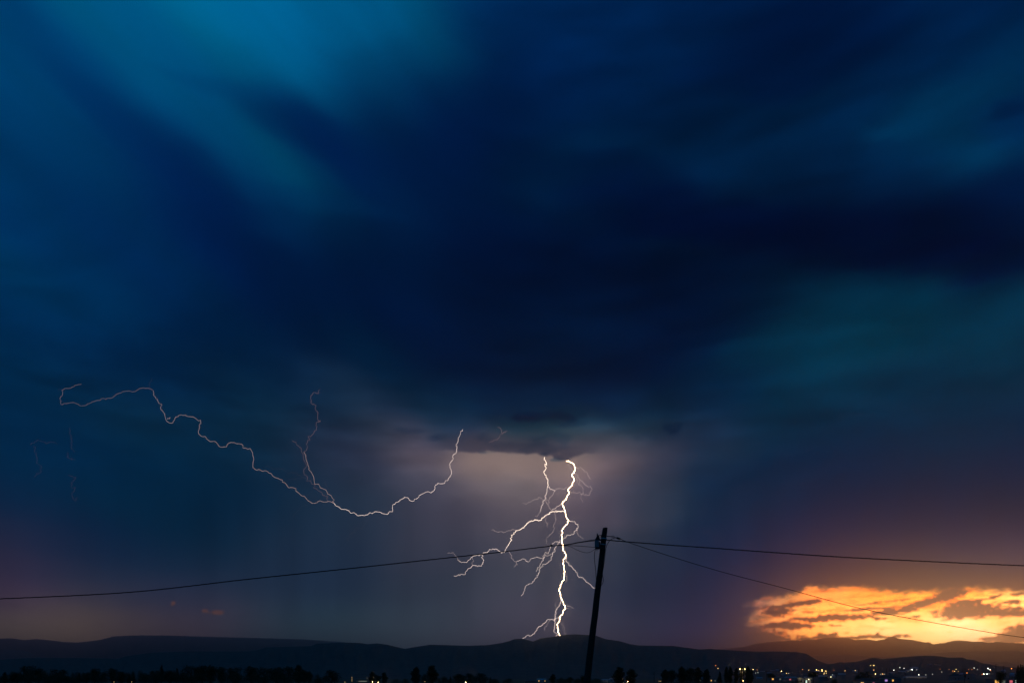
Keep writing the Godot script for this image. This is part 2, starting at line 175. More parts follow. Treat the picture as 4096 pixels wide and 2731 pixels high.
func veils(d: PackedFloat32Array, w: int, h: int) -> void:
	var fn := FastNoiseLite.new()
	fn.seed = 52
	fn.frequency = 0.06
	fn.fractal_octaves = 5
	fn.fractal_gain = 0.52
	for y in range(int((90.0 - 58.0) / 180.0 * h), int((90.0 - 9.0) / 180.0 * h)):
		var el := 90.0 - (y + 0.5) / h * 180.0
		var sq := cos(deg_to_rad(el))
		var band := smoothstep(15.0, 20.0, el)
		for x in range(int((180.0 - 52.0) / 360.0 * w), int((180.0 + 52.0) / 360.0 * w)):
			var az := (x + 0.5) / w * 360.0 - 180.0
			var o := (y * w + x) * 3
			var c := tone(d, o)
			var ax := az * sq
			var edge := band * (1.0 - smoothstep(44.0, 52.0, absf(az))) * (1.0 - smoothstep(50.0, 58.0, el))
			# the streaks run level over the plain and lean down to the right in the upper left
			var lean := 0.6 * smoothstep(20.0, 34.0, el) * (1.0 - smoothstep(-14.0, 2.0, az))
			var across := el + lean * ax
			var calm_down := 1.0 - 0.8 * smoothstep(22.0, 32.0, el) * (1.0 - smoothstep(-8.0, 8.0, az))
			var n1 := fn.get_noise_2d(ax * 0.9, across * 2.6)
			var n2 := fn.get_noise_2d(ax * 0.9 + 200.0, across * 2.6)
			var n3 := fn.get_noise_2d(ax * 1.6 + 500.0, across * 7.0)
			var wx := ax + 2.6 * n1 * (0.3 + 0.7 * calm_down)
			var wy := el + 1.6 * n2 * (0.3 + 0.7 * calm_down)
			for k in VEILS:
				var dx: float = wx - k[0]
				var dy: float = wy - k[1]
				var u: float = (dx * k[8] + dy * k[9]) / k[2]
				if absf(u) > 1.6:
					continue
				var v_: float = (dy * k[8] - dx * k[9]) / k[3]
				if absf(v_) > 1.8:
					continue
				var m: float = k[7] * edge * smoothstep(-1.1, 1.0, 1.0 - u * u - v_ * v_ + 0.5 * n3 * calm_down)
				c = c.lerp(Vector3(0, k[5], k[6]), m)
			c *= 1.0 + edge * calm_down * (0.17 * n3 + 0.17 * n1)
			put(d, o, c)

func storm_detail(d: PackedFloat32Array, w: int, h: int) -> void:
	var fn := FastNoiseLite.new()
	fn.seed = 12
	fn.frequency = 0.22
	fn.fractal_octaves = 4
	for y in range(int((90.0 - 26.0) / 180.0 * h), int((90.0 - 3.0) / 180.0 * h)):
		var el := 90.0 - (y + 0.5) / h * 180.0
		for x in range(int((180.0 - 40.0) / 360.0 * w), int((180.0 + 40.0) / 360.0 * w)):
			var az := (x + 0.5) / w * 360.0 - 180.0
			var o := (y * w + x) * 3
			var c := tone(d, o)
			var s1 := fn.get_noise_2d(az * 0.8, el * 2.4)
			var fall := fn.get_noise_2d(az * 1.5 + 400.0, el * 0.12)   # rain shafts
			var high := smoothstep(4.0, 9.0, el) * (1.0 - smoothstep(22.0, 26.0, el))
			c *= 1.0 + (0.09 * s1 * high * smoothstep(12.0, 16.0, el) + 0.08 * fall * (1.0 - smoothstep(12.0, 16.0, el)) * smoothstep(2.0, 6.0, el)) * (1.0 - smoothstep(34.0, 40.0, absf(az)))
			for k in EMBERS:
				var ex: float = (az - k[0] + 0.6 * s1) / k[2]
				var ey: float = (el - k[1]) / k[3]
				if absf(ex) < 1.5 and absf(ey) < 1.5:
					c = c.lerp(Vector3(112, 74, 64), 0.8 * smoothstep(-0.5, 0.8, 1.0 - ex * ex - ey * ey + 1.5 * fn.get_noise_2d(az * 6.0, el * 9.0)))
			if az > -17.0 and az < 14.0 and el > 9.0:
				var s2 := fn.get_noise_2d(az * 2.0 + 90.0, el * 3.0)
				var b := curve_at(BASE, az)
				var over := el - b + 0.25 * s2
				var side := smoothstep(-7.0, -2.8, az) * (1.0 - smoothstep(4.5, 8.5, az))
				c = c.lerp(Vector3(66, 62, 74), 0.8 * side * smoothstep(-0.06, 0.16, over) * (1.0 - smoothstep(0.4, 2.0, over)))
				c = c.lerp(Vector3(146, 124, 116), 0.75 * side * (1.0 - smoothstep(-0.06, 0.16, over)) * (1.0 - smoothstep(0.3, 2.6, -over)))
				for k in SCUD:
					var dx: float = (az - k[0] + 0.5 * s2) / k[2]
					if absf(dx) < 1.7:
						var dy: float = (el - k[1]) / k[3]
						if absf(dy) < 1.8:
							var q := 1.0 - dx * dx - dy * dy + 1.6 * s2 + 0.9 * s1
							c = c.lerp(Vector3(c.x * 0.45, c.y * 0.66, c.z * 0.8), k[4] * smoothstep(-0.7, 1.1, q))
			put(d, o, c)

func sunset_detail(d: PackedFloat32Array, w: int, h: int) -> void:
	var fn := FastNoiseLite.new()
	fn.seed = 31
	fn.frequency = 0.9
	fn.fractal_octaves = 5
	fn.fractal_gain = 0.55
	for y in range(int((90.0 - 8.0) / 180.0 * h), int((90.0 - 0.0) / 180.0 * h)):
		var el := 90.0 - (y + 0.5) / h * 180.0
		for x in range(int((180.0 + 13.0) / 360.0 * w), int((180.0 + 52.0) / 360.0 * w)):
			var az := (x + 0.5) / w * 360.0 - 180.0
			var n1 := fn.get_noise_2d(az * 0.55, el * 1.7)
			var n2 := fn.get_noise_2d(az * 0.55 + 70.0, el * 1.7)
			var n3 := fn.get_noise_2d(az * 1.6 + 30.0, el * 3.4)
			var n4 := fn.get_noise_2d(az * 4.0 + 130.0, el * 7.0)
			var wa := az + 0.35 * n1
			var we := el + 0.16 * n2
			var top := curve_at(TOPL, wa)
			var open := smoothstep(-0.3, 0.36, top - we + 0.3 * n3 + 0.14 * n2) * smoothstep(18.4, 21.2, wa + 1.2 * n2) * (1.0 - smoothstep(43.0, 49.0, az))
			if open <= 0.001:
				continue
			var o := (y * w + x) * 3
			var c := tone(d, o)
			var sum := 0.0001
			var acc := Vector3(255, 215, 120) * 0.0001
			for g in GLOW:
				var da: float = (az - g[0]) / 1.5
				var de: float = (el - g[1]) / 0.7
				var k := exp(-da * da - de * de)
				sum += k
				acc += Vector3(g[2], g[3], g[4]) * k
			var light := acc / sum
			light *= 1.0 + 0.05 * fn.get_noise_2d(az * 1.4 + 500.0, el * 0.2)
			var dens := 0.0
			for b in BODY:
				var dx: float = (wa - b[0]) / b[2]
				if absf(dx) > 1.4:
					continue
				var dy: float = (we - b[1] - b[4] * (wa - b[0])) / b[3]
				if absf(dy) > 1.8:
					continue
				dens = maxf(dens, b[5] * smoothstep(-0.45, 0.5, 1.0 - dx * dx - dy * dy + 0.95 * n3 + 0.35 * n4))
			if az > 36.5:
				dens = maxf(dens, smoothstep(36.5, 38.0, az) * smoothstep(-0.05, 0.3, n1 + 0.3 * n3))
			# thin veil between the clouds, then the clouds themselves with orange fringes
			dens = maxf(dens, 0.42 * smoothstep(-0.1, 0.5, fn.get_noise_2d(az * 0.3 + 900.0, el * 2.2) + 0.3 * n3) * smoothstep(2.6, 4.4, el))
			var dark := c.lerp(Vector3(124, 72, 60), 0.5) * (1.0 + 0.2 * n3 + 0.1 * n4)
			var fringe := Vector3(light.x * 0.92, light.y * 0.72, light.z * 0.62)
			var mixed := light.lerp(fringe, minf(dens * 2.0, 1.0)) if dens < 0.5 else fringe.lerp(dark, dens * 2.0 - 1.0)
			put(d, o, c.lerp(mixed, open))

# ---------------------------------------------------------------- helpers
func numbered(n: String) -> String:
	var k: int = taken.get(n, -1) + 1
	taken[n] = k
	return n if k == 0 else "%s_%03d" % [n, k]

func thing(called: String, label: String, category: String, at := Vector3.ZERO, group := "") -> Node3D:
	var o := Node3D.new()
	o.name = numbered(called)
	add_child(o)
	o.position = at
	o.set_meta("label", label)
	o.set_meta("category", category)
	if group:
		o.set_meta("group", group)
	return o

func part(called: String, mesh: Mesh, mat: Material, parent: Node3D, at := Vector3.ZERO) -> MeshInstance3D:
	var o := MeshInstance3D.new()
	o.name = called
	o.mesh = mesh
	o.material_override = mat
	o.position = at
	parent.add_child(o, true)
	return o

func ground_piece(called: String, mesh: Mesh, mat: Material, label: String) -> MeshInstance3D:
	var o := part(called, mesh, mat, self)
	o.set_meta("kind", "structure")
	o.set_meta("label", label)
	return o

func shape() -> SurfaceTool:
	var st := SurfaceTool.new()
	st.begin(Mesh.PRIMITIVE_TRIANGLES)
	return st

func done(st: SurfaceTool) -> ArrayMesh:
	st.generate_normals()
	return st.commit()

func quad(st: SurfaceTool, a: Vector3, b: Vector3, c: Vector3, e: Vector3) -> void:
	st.add_vertex(a)
	st.add_vertex(b)
	st.add_vertex(c)
	st.add_vertex(a)
	st.add_vertex(c)
	st.add_vertex(e)

func box(st: SurfaceTool, c: Vector3, s: Vector3, bevel := 0.0) -> void:
	st.set_smooth_group(-1)
	var b := bevel
	var hx := s.x / 2
	var hy := s.y / 2
	var hz := s.z / 2
	if b <= 0.0:
		for f in [[Vector3(hx, 0, 0), Vector3(0, hy, 0), Vector3(0, 0, hz)], [Vector3(0, hy, 0), Vector3(0, 0, hz), Vector3(hx, 0, 0)], [Vector3(0, 0, hz), Vector3(hx, 0, 0), Vector3(0, hy, 0)]]:
			for g in [1.0, -1.0]:
				var n: Vector3 = f[0] * g
				var u: Vector3 = f[1]
				var v: Vector3 = f[2] * g
				quad(st, c + n - u - v, c + n - u + v, c + n + u + v, c + n + u - v)
		return
	# chamfered along the upright edges and the rims
	var rings := [[-hy, b], [-hy + b, 0.0], [hy - b, 0.0], [hy, b]]
	var loops := []
	for r in rings:
		var i: float = r[1]
		var x := hx - i
		var z := hz - i
		var l := []
		for p in [[x - b, z], [x, z - b], [x, -z + b], [x - b, -z], [-x + b, -z], [-x, -z + b], [-x, z - b], [-x + b, z]]:
			l.append(c + Vector3(p[0], r[0], p[1]))
		loops.append(l)
	for k in 3:
		for j in 8:
			var j2 := (j + 1) % 8
			quad(st, loops[k][j], loops[k][j2], loops[k + 1][j2], loops[k + 1][j])
	for j in range(1, 7):
		for q in [[3, 0, j, j + 1], [0, 0, j + 1, j]]:
			st.add_vertex(loops[q[0]][q[1]])
			st.add_vertex(loops[q[0]][q[2]])
			st.add_vertex(loops[q[0]][q[3]])

func tube(st: SurfaceTool, pts: Array, radii: Array, sides := 6) -> void:
	st.set_smooth_group(0)
	var rings := []
	var n := pts.size()
	for i in n:
		var t: Vector3 = (pts[mini(i + 1, n - 1)] - pts[maxi(i - 1, 0)]).normalized()
		var ref := Vector3.UP if absf(t.y) < 0.9 else Vector3.RIGHT
		if n == 2 or absf((pts[n - 1] - pts[0]).normalized().y) > 0.75:
			ref = Vector3.BACK if absf(t.z) < 0.9 else Vector3.RIGHT
		var u := t.cross(ref).normalized()
		var v := u.cross(t)
		var r: float = radii[mini(i, radii.size() - 1)]
		var ring := []
		for k in sides:
			var a := TAU * k / sides
			ring.append(pts[i] + (u * cos(a) + v * sin(a)) * r)
		rings.append(ring)
	for i in n - 1:
		for k in sides:
			var k2 := (k + 1) % sides
			quad(st, rings[i][k], rings[i][k2], rings[i + 1][k2], rings[i + 1][k])
	for e in [0, n - 1]:
		for k in range(1, sides - 1):
			st.add_vertex(rings[e][0])
			st.add_vertex(rings[e][k + (1 if e == 0 else 0)])
			st.add_vertex(rings[e][k + (0 if e == 0 else 1)])

func smooth(pts: Array, step: float) -> Array:
	# a soft curve through points
	var out := []
	var n := pts.size()
	for i in n - 1:
		var a: Vector3 = pts[maxi(i - 1, 0)]
		var b: Vector3 = pts[i]
		var c: Vector3 = pts[i + 1]
		var e: Vector3 = pts[mini(i + 2, n - 1)]
		var m := maxi(1, int(b.distance_to(c) / step))
		for k in m:
			out.append(b.cubic_interpolate(c, a, e, float(k) / m))
	out.append(pts[n - 1])
	return out

func noise_tex(seed_: int, freq: float, c0: Color, c1: Color, oct := 5, size := 512) -> NoiseTexture2D:
	var t := NoiseTexture2D.new()
	t.width = size
	t.height = size
	t.seamless = true
	var f := FastNoiseLite.new()
	f.seed = seed_
	f.frequency = freq
	f.fractal_octaves = oct
	t.noise = f
	var g := Gradient.new()
	g.set_color(0, c0)
	g.set_color(1, c1)
	g.set_offset(0, 0.25)
	g.set_offset(1, 0.75)
	t.color_ramp = g
	return t

func bump_tex(seed_: int, freq: float, strength: float) -> NoiseTexture2D:
	var t := NoiseTexture2D.new()
	t.width = 512
	t.height = 512
	t.seamless = true
	var f := FastNoiseLite.new()
	f.seed = seed_
	f.frequency = freq
	f.fractal_octaves = 5
	t.noise = f
	t.as_normal_map = true
	t.bump_strength = strength
	return t

func surface(c0: Color, c1: Color, scale: float, rough := 0.9, seed_ := 1, freq := 0.02) -> StandardMaterial3D:
	var m := StandardMaterial3D.new()
	m.albedo_texture = noise_tex(seed_, freq, c0.linear_to_srgb(), c1.linear_to_srgb())
	m.uv1_triplanar = true
	m.uv1_world_triplanar = true
	m.uv1_scale = Vector3.ONE * scale
	m.roughness = rough
	return m

func glow(c: Color, e: float) -> StandardMaterial3D:
	var m := StandardMaterial3D.new()
	m.albedo_color = Color(0.6, 0.6, 0.6)
	m.emission_enabled = true
	m.emission = c
	m.emission_energy_multiplier = e
	return m

func plain(c: Color, rough := 0.7, metal := 0.0) -> StandardMaterial3D:
	var m := StandardMaterial3D.new()
	m.albedo_color = c.linear_to_srgb()
	m.roughness = rough
	m.metallic = metal
	return m

func materials() -> void:
	M.grass = surface(Color(0.03, 0.045, 0.018), Color(0.075, 0.085, 0.035), 0.02, 1.0, 2)
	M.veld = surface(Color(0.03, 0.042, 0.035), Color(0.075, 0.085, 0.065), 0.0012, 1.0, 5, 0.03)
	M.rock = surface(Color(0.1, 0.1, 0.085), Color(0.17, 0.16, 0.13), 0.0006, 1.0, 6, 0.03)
	M.track = surface(Color(0.2, 0.17, 0.13), Color(0.3, 0.26, 0.2), 0.2, 1.0, 7)
	M.pole_wood = surface(Color(0.022, 0.016, 0.012), Color(0.06, 0.045, 0.033), 0.9, 0.8, 8, 0.03)
	M.pole_wood.uv1_scale = Vector3(3.0, 0.35, 3.0)
	M.pole_wood.normal_enabled = true
	M.pole_wood.normal_texture = bump_tex(9, 0.03, 6.0)
	M.steel = plain(Color(0.66, 0.68, 0.7), 0.45, 0.25)
	M.iron = plain(Color(0.06, 0.06, 0.065), 0.6, 0.5)
	M.box_paint = surface(Color(0.22, 0.27, 0.28), Color(0.32, 0.37, 0.38), 4.0, 0.55, 10)
	M.black_plastic = plain(Color(0.02, 0.02, 0.022), 0.6)
	M.cable = plain(Color(0.014, 0.014, 0.016), 0.7)
	M.bark = surface(Color(0.03, 0.022, 0.016), Color(0.075, 0.055, 0.04), 0.8, 0.95, 12)
	M.leaf = surface(Color(0.03, 0.05, 0.016), Color(0.06, 0.085, 0.028), 0.25, 0.8, 13)
	M.needle = surface(Color(0.022, 0.042, 0.02), Color(0.045, 0.065, 0.03), 0.25, 0.8, 14)
	M.wall_white = surface(Color(0.68, 0.69, 0.68), Color(0.82, 0.82, 0.8), 0.4, 0.9, 15)
	M.wall_blue = surface(Color(0.36, 0.44, 0.5), Color(0.46, 0.54, 0.6), 0.4, 0.9, 16)
	M.wall_grey = surface(Color(0.2, 0.21, 0.21), Color(0.32, 0.32, 0.31), 0.4, 0.9, 17)
	M.wall_cream = surface(Color(0.42, 0.38, 0.3), Color(0.55, 0.5, 0.4), 0.4, 0.9, 18)
	M.roof_red = surface(Color(0.16, 0.035, 0.03), Color(0.26, 0.07, 0.055), 0.6, 0.8, 19)
	M.roof_dark = surface(Color(0.04, 0.042, 0.045), Color(0.09, 0.09, 0.09), 0.5, 0.8, 20)
	M.roof_tin = surface(Color(0.26, 0.3, 0.33), Color(0.4, 0.43, 0.45), 0.5, 0.45, 21)
	M.trim = plain(Color(0.6, 0.62, 0.62), 0.7)
	M.glass = plain(Color(0.02, 0.022, 0.025), 0.08)
	M.lit_warm = glow(Color(1.0, 0.72, 0.34), 1.1)
	M.lit_white = glow(Color(0.85, 1.0, 0.92), 1.0)
	M.lit_pink = glow(Color(1.0, 0.45, 0.5), 0.55)
	M.lit_violet = glow(Color(0.85, 0.65, 1.0), 0.6)
	M.lit_dim = glow(Color(0.75, 0.8, 0.7), 0.22)
	M.bolt = glow(Color(1.0, 0.84, 0.64), 13.0)
	M.bolt_strong = glow(Color(1.0, 0.89, 0.8), 2.4)
	M.bolt_mid = glow(Color(1.0, 0.89, 0.84), 1.45)
	M.bolt_thin = glow(Color(0.95, 0.83, 0.8), 1.0)
	M.bolt_pink = glow(Color(1.0, 0.82, 0.77), 0.55)
	M.bolt_pink_thin = glow(Color(0.9, 0.66, 0.64), 0.36)
	M.bolt_pink_dim = glow(Color(1.0, 0.8, 0.76), 0.28)
	M.bolt_faint = glow(Color(0.8, 0.6, 0.6), 0.1)
	var tint := {"y": Color(1.0, 0.83, 0.5), "w": Color(0.95, 0.98, 0.9), "o": Color(1.0, 0.58, 0.22)}
	for k in tint:
		for b in 4:
			M["lamp_%s%d" % [k, b + 1]] = glow(tint[k], [1.1, 3.3, 8.0, 17.0][b])

# ---------------------------------------------------------------- terrain
var RIDGE := [[-0.8598, 90.4], [-0.7499, 87.9], [-0.7074, 96.6], [-0.6543, 97.2], [-0.6108, 95.4], [-0.5778, 91.6], [-0.5650, 105.8], [-0.5265, 122.8], [-0.4841, 128.2], [-0.3885, 129.7], [-0.3713, 137], [-0.3607, 149.3], [-0.2948, 156.4], [-0.2863, 167.6], [-0.2497, 173.8], [-0.2223, 171.3], [-0.2116, 165.1], [-0.1977, 169.5], [-0.1838, 163], [-0.1648, 147.7], [-0.1571, 142.1], [-0.1391, 152.7], [-0.1201, 162.6], [-0.0923, 160.1], [-0.0626, 157.6], [-0.0330, 161.4], [-0.0135, 172.6], [-0.0029, 181.8], [0.0033, 191.2], [0.0161, 192.5], [0.0309, 178.8], [0.0427, 195], [0.0648, 203.7], [0.0776, 212.4], [0.0948, 214.3], [0.1095, 211.2], [0.1223, 208.7], [0.1373, 190.5], [0.1501, 183.8], [0.1564, 181.8], [0.1734, 165.1], [0.1860, 158.9], [0.2373, 156.4], [0.2527, 148.9], [0.2589, 146.4], [0.2750, 139], [0.2900, 141.9], [0.3193, 135.2], [0.3523, 129], [0.3640, 127.8], [0.3815, 129], [0.4145, 126.5], [0.4284, 119.5], [0.4339, 114.1], [0.4480, 84.6], [0.4610, 68], [0.4749, 55.5], [0.5024, 35.6], [0.5317, 20.7]]
var HILL := [[0.4035, 13.8], [0.4365, 32.3], [0.4548, 44.9], [0.4610, 46.6], [0.4687, 46.6], [0.4808, 52.5], [0.4854, 52.5], [0.4874, 50.8], [0.5060, 54.5], [0.5247, 66], [0.5320, 67.7], [0.5386, 66], [0.5434, 63.5], [0.5668, 67.7], [0.5712, 68.9], [0.5956, 73.6], [0.6097, 74.7], [0.6218, 73.6], [0.6311, 71], [0.6404, 67.7], [0.6609, 68.5], [0.6675, 61.8], [0.6778, 60.1], [0.6891, 50], [0.6917, 47.5], [0.7012, 45.3], [0.7124, 39.9], [0.7294, 35.7], [0.7499, 34], [0.8246, 32.3]]
var FARR := [[0.2387, 938.2], [0.2937, 1157.9], [0.3385, 1300.7], [0.3572, 1443.5], [0.3852, 1542.4], [0.4094, 1597.3], [0.4226, 1575.4], [0.4339, 1641.3], [0.4431, 1611.6], [0.4562, 1696.2], [0.4731, 1729.1], [0.4822, 1679.7], [0.4918, 1707.2], [0.5029, 1611.6], [0.5198, 1641.3], [0.5346, 1575.4], [0.5460, 1641.3], [0.5533, 1740.1], [0.5599, 1762.1], [0.5665, 1667.6], [0.5870, 1611.6], [0.6075, 1487.5], [0.6111, 1531.4], [0.6170, 1416.1], [0.6357, 1487.5], [0.6466, 1575.4], [0.6562, 1597.3], [0.6767, 1531.4], [0.6879, 1542.4], [0.6972, 1487.5], [0.7122, 1520.4], [0.7309, 1476.5], [0.7499, 1465.5], [0.8612, 1432.5]]
var MIDR := [[0.4035, 407.3], [0.4376, 590.4], [0.4694, 634.3], [0.4936, 656.3], [0.5159, 601.4], [0.5346, 579.4], [0.5591, 572.1], [0.5829, 612.3], [0.6001, 656.3], [0.6466, 722.2], [0.6653, 732.4], [0.7027, 732.4], [0.7402, 758.8], [0.7499, 722.2], [0.8246, 685.6]]
var ENDR := [[0.6708, 161.6], [0.6910, 261.5], [0.7030, 277.7], [0.7235, 285.3], [0.7290, 271.1], [0.7367, 237.7], [0.7413, 209.2], [0.7550, 171.1], [0.7880, 142.5]]
var FARL := [[-0.8598, 1536.9], [-0.7499, 1497.4], [-0.7331, 1517.1], [-0.7159, 1438], [-0.6968, 1487.5], [-0.6778, 1438], [-0.6584, 1368.8], [-0.6393, 1343.1], [-0.6119, 1412.3], [-0.6012, 1467.7], [-0.5840, 1586.3], [-0.5584, 1625.9], [-0.5053, 1625.9], [-0.4522, 1576.5], [-0.3673, 1517.1], [-0.3248, 1487.5], [-0.3032, 1467.7], [-0.2373, 1339.2], [-0.1640, 1042.6]]
var ENDL := [[-0.8598, 751.5], [-0.7499, 692.3], [-0.7437, 664.3], [-0.7181, 658.1], [-0.7074, 614.5], [-0.6968, 511.2], [-0.6862, 477.6], [-0.6401, 409.1]]

func hill_mesh(line: Array, far: float, near: float, cols: int, rough: float, seed_: int) -> ArrayMesh:
	# a hill from its foot (near) over its crest (far) down the other side; columns fan out from the plain
	var fn := FastNoiseLite.new()
	fn.seed = seed_
	fn.frequency = 1.0
	fn.fractal_octaves = 5
	var u0: float = line[0][0]
	var u1: float = line[line.size() - 1][0]
	var rows := 16
	var back := 4
	var grid := []
	for i in cols + 1:
		var u := lerpf(u0, u1, float(i) / cols)
		var crest := curve_at(line, u) + far * rough * fn.get_noise_2d(u * 160.0, 3.0)
		var fade := minf(1.0, minf(i, cols - i) / 3.0)
		var col := []
		for k in rows + back + 1:
			var z: float
			var y: float
			if k <= rows:
				var t := float(k) / rows
				z = lerpf(near, far, t)
				var gully := fn.get_noise_2d(u * 45.0, t * 1.6 + 20.0) * 0.16 * sin(PI * t) * t
				y = crest * (pow(t, 1.5) + gully) - 3.0 * (1.0 - t)
			else:
				var s := float(k - rows) / back
				z = far + (far - near) * 0.8 * s
				y = crest * (1.0 - s * s) - 6.0 * s
			col.append(Vector3(u * z, y * fade - 3.0 * (1.0 - fade), -z))
		grid.append(col)
	var st := shape()
	st.set_smooth_group(0)
	for i in cols:
		for k in rows + back:
			quad(st, grid[i][k], grid[i][k + 1], grid[i + 1][k + 1], grid[i + 1][k])
	return done(st)

func terrain() -> void:
	var st := shape()
	st.set_smooth_group(0)
	var ring := [0.0, 5.0, 15.0, 40.0, 100.0, 250.0, 600.0, 1500.0, 4000.0, 10000.0, 24000.0, 40000.0]
	for i in ring.size() - 1:
		for k in 48:
			var a := TAU * k / 48
			var b := TAU * (k + 1) / 48
			var p := Vector3(cos(a), 0, sin(a))
			var q := Vector3(cos(b), 0, sin(b))
			quad(st, p * ring[i], q * ring[i], q * ring[i + 1], p * ring[i + 1])
	ground_piece("ground", done(st), M.grass, "dark grassy plain reaching to the foot of the hills")
	ground_piece("mesa_ridge", hill_mesh(RIDGE, 3400.0, 1000.0, 620, 0.00022, 41), M.veld, "long dark flat-topped ridge that the lightning strikes")
	ground_piece("village_hill", hill_mesh(HILL, 2300.0, 620.0, 260, 0.00022, 42), M.veld, "low dark hill behind the village lights")
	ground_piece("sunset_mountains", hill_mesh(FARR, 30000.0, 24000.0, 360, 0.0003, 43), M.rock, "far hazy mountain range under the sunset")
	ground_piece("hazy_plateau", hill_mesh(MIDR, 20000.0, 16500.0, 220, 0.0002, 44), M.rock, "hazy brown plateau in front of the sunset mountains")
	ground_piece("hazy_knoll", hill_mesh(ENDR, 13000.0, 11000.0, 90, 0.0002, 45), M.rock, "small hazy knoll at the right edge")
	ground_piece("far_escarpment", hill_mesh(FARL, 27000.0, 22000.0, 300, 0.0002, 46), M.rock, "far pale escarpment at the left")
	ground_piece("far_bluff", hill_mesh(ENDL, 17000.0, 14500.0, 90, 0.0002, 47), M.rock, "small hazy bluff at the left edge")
	var tr := shape()
	tr.set_smooth_group(0)
	var way := [Vector3(335.156, -0.352, -530), Vector3(384.914, -0.114, -600), Vector3(544.621, 0.093, -830), Vector3(768.491, 0.079, -1150)]
	for i in way.size() - 1:
		var a: Vector3 = way[i]
		var b: Vector3 = way[i + 1]
		a.y = 0.05
		b.y = 0.05
		var s := Vector3(2.4, 0, 0)
		quad(tr, a - s, b - s, b + s, a + s)
	ground_piece("dirt_track", done(tr), M.track, "pale dirt track across the dark field at the right")

# ---------------------------------------------------------------- lightning
var TRUNK := [[278, 1108, -3498], [292, 1107, -3500], [304, 1100, -3501], [315, 1095, -3500], [320, 1087, -3500], [323, 1072, -3500], [319, 1057, -3501], [315, 1047, -3502], [308, 1041, -3500], [307, 1033, -3497], [313, 1024, -3499], [319, 1013, -3499], [315, 1002, -3500], [309, 994, -3497], [308, 983, -3497], [298, 974, -3498], [291, 966, -3497], [289, 953, -3499], [293, 940, -3502], [284, 930, -3499], [278, 918, -3496], [278, 909, -3496], [267, 902, -3499], [258, 891, -3498], [261, 880, -3497], [267, 865, -3496], [271, 850, -3493], [274, 838, -3492], [276, 823, -3491], [281, 812, -3491], [290, 801, -3490], [285, 790, -3488], [274, 776, -3486], [263, 764, -3486], [257, 752, -3485], [259, 737, -3482], [253, 727, -3484], [252, 708, -3484], [255, 694, -3485], [260, 679, -3483], [259, 665, -3486], [261, 652, -3488], [270, 639, -3486], [276, 624, -3485], [272, 610, -3486], [263, 595, -3488], [261, 581, -3490], [265, 566, -3490], [267, 548, -3492], [268, 527, -3493], [265, 508, -3492], [256, 490, -3492], [246, 472, -3494], [241, 454, -3497], [244, 439, -3497], [250, 424, -3497], [250, 409, -3494], [256, 394, -3493], [263, 380, -3495], [271, 365, -3494], [269, 347, -3492], [263, 332, -3492], [249, 317, -3494], [244, 306, -3495], [245, 295, -3494], [238, 281, -3493], [232, 266, -3494], [232, 254, -3495], [236, 240, -3495], [240, 226, -3495], [246, 214, -3495]]
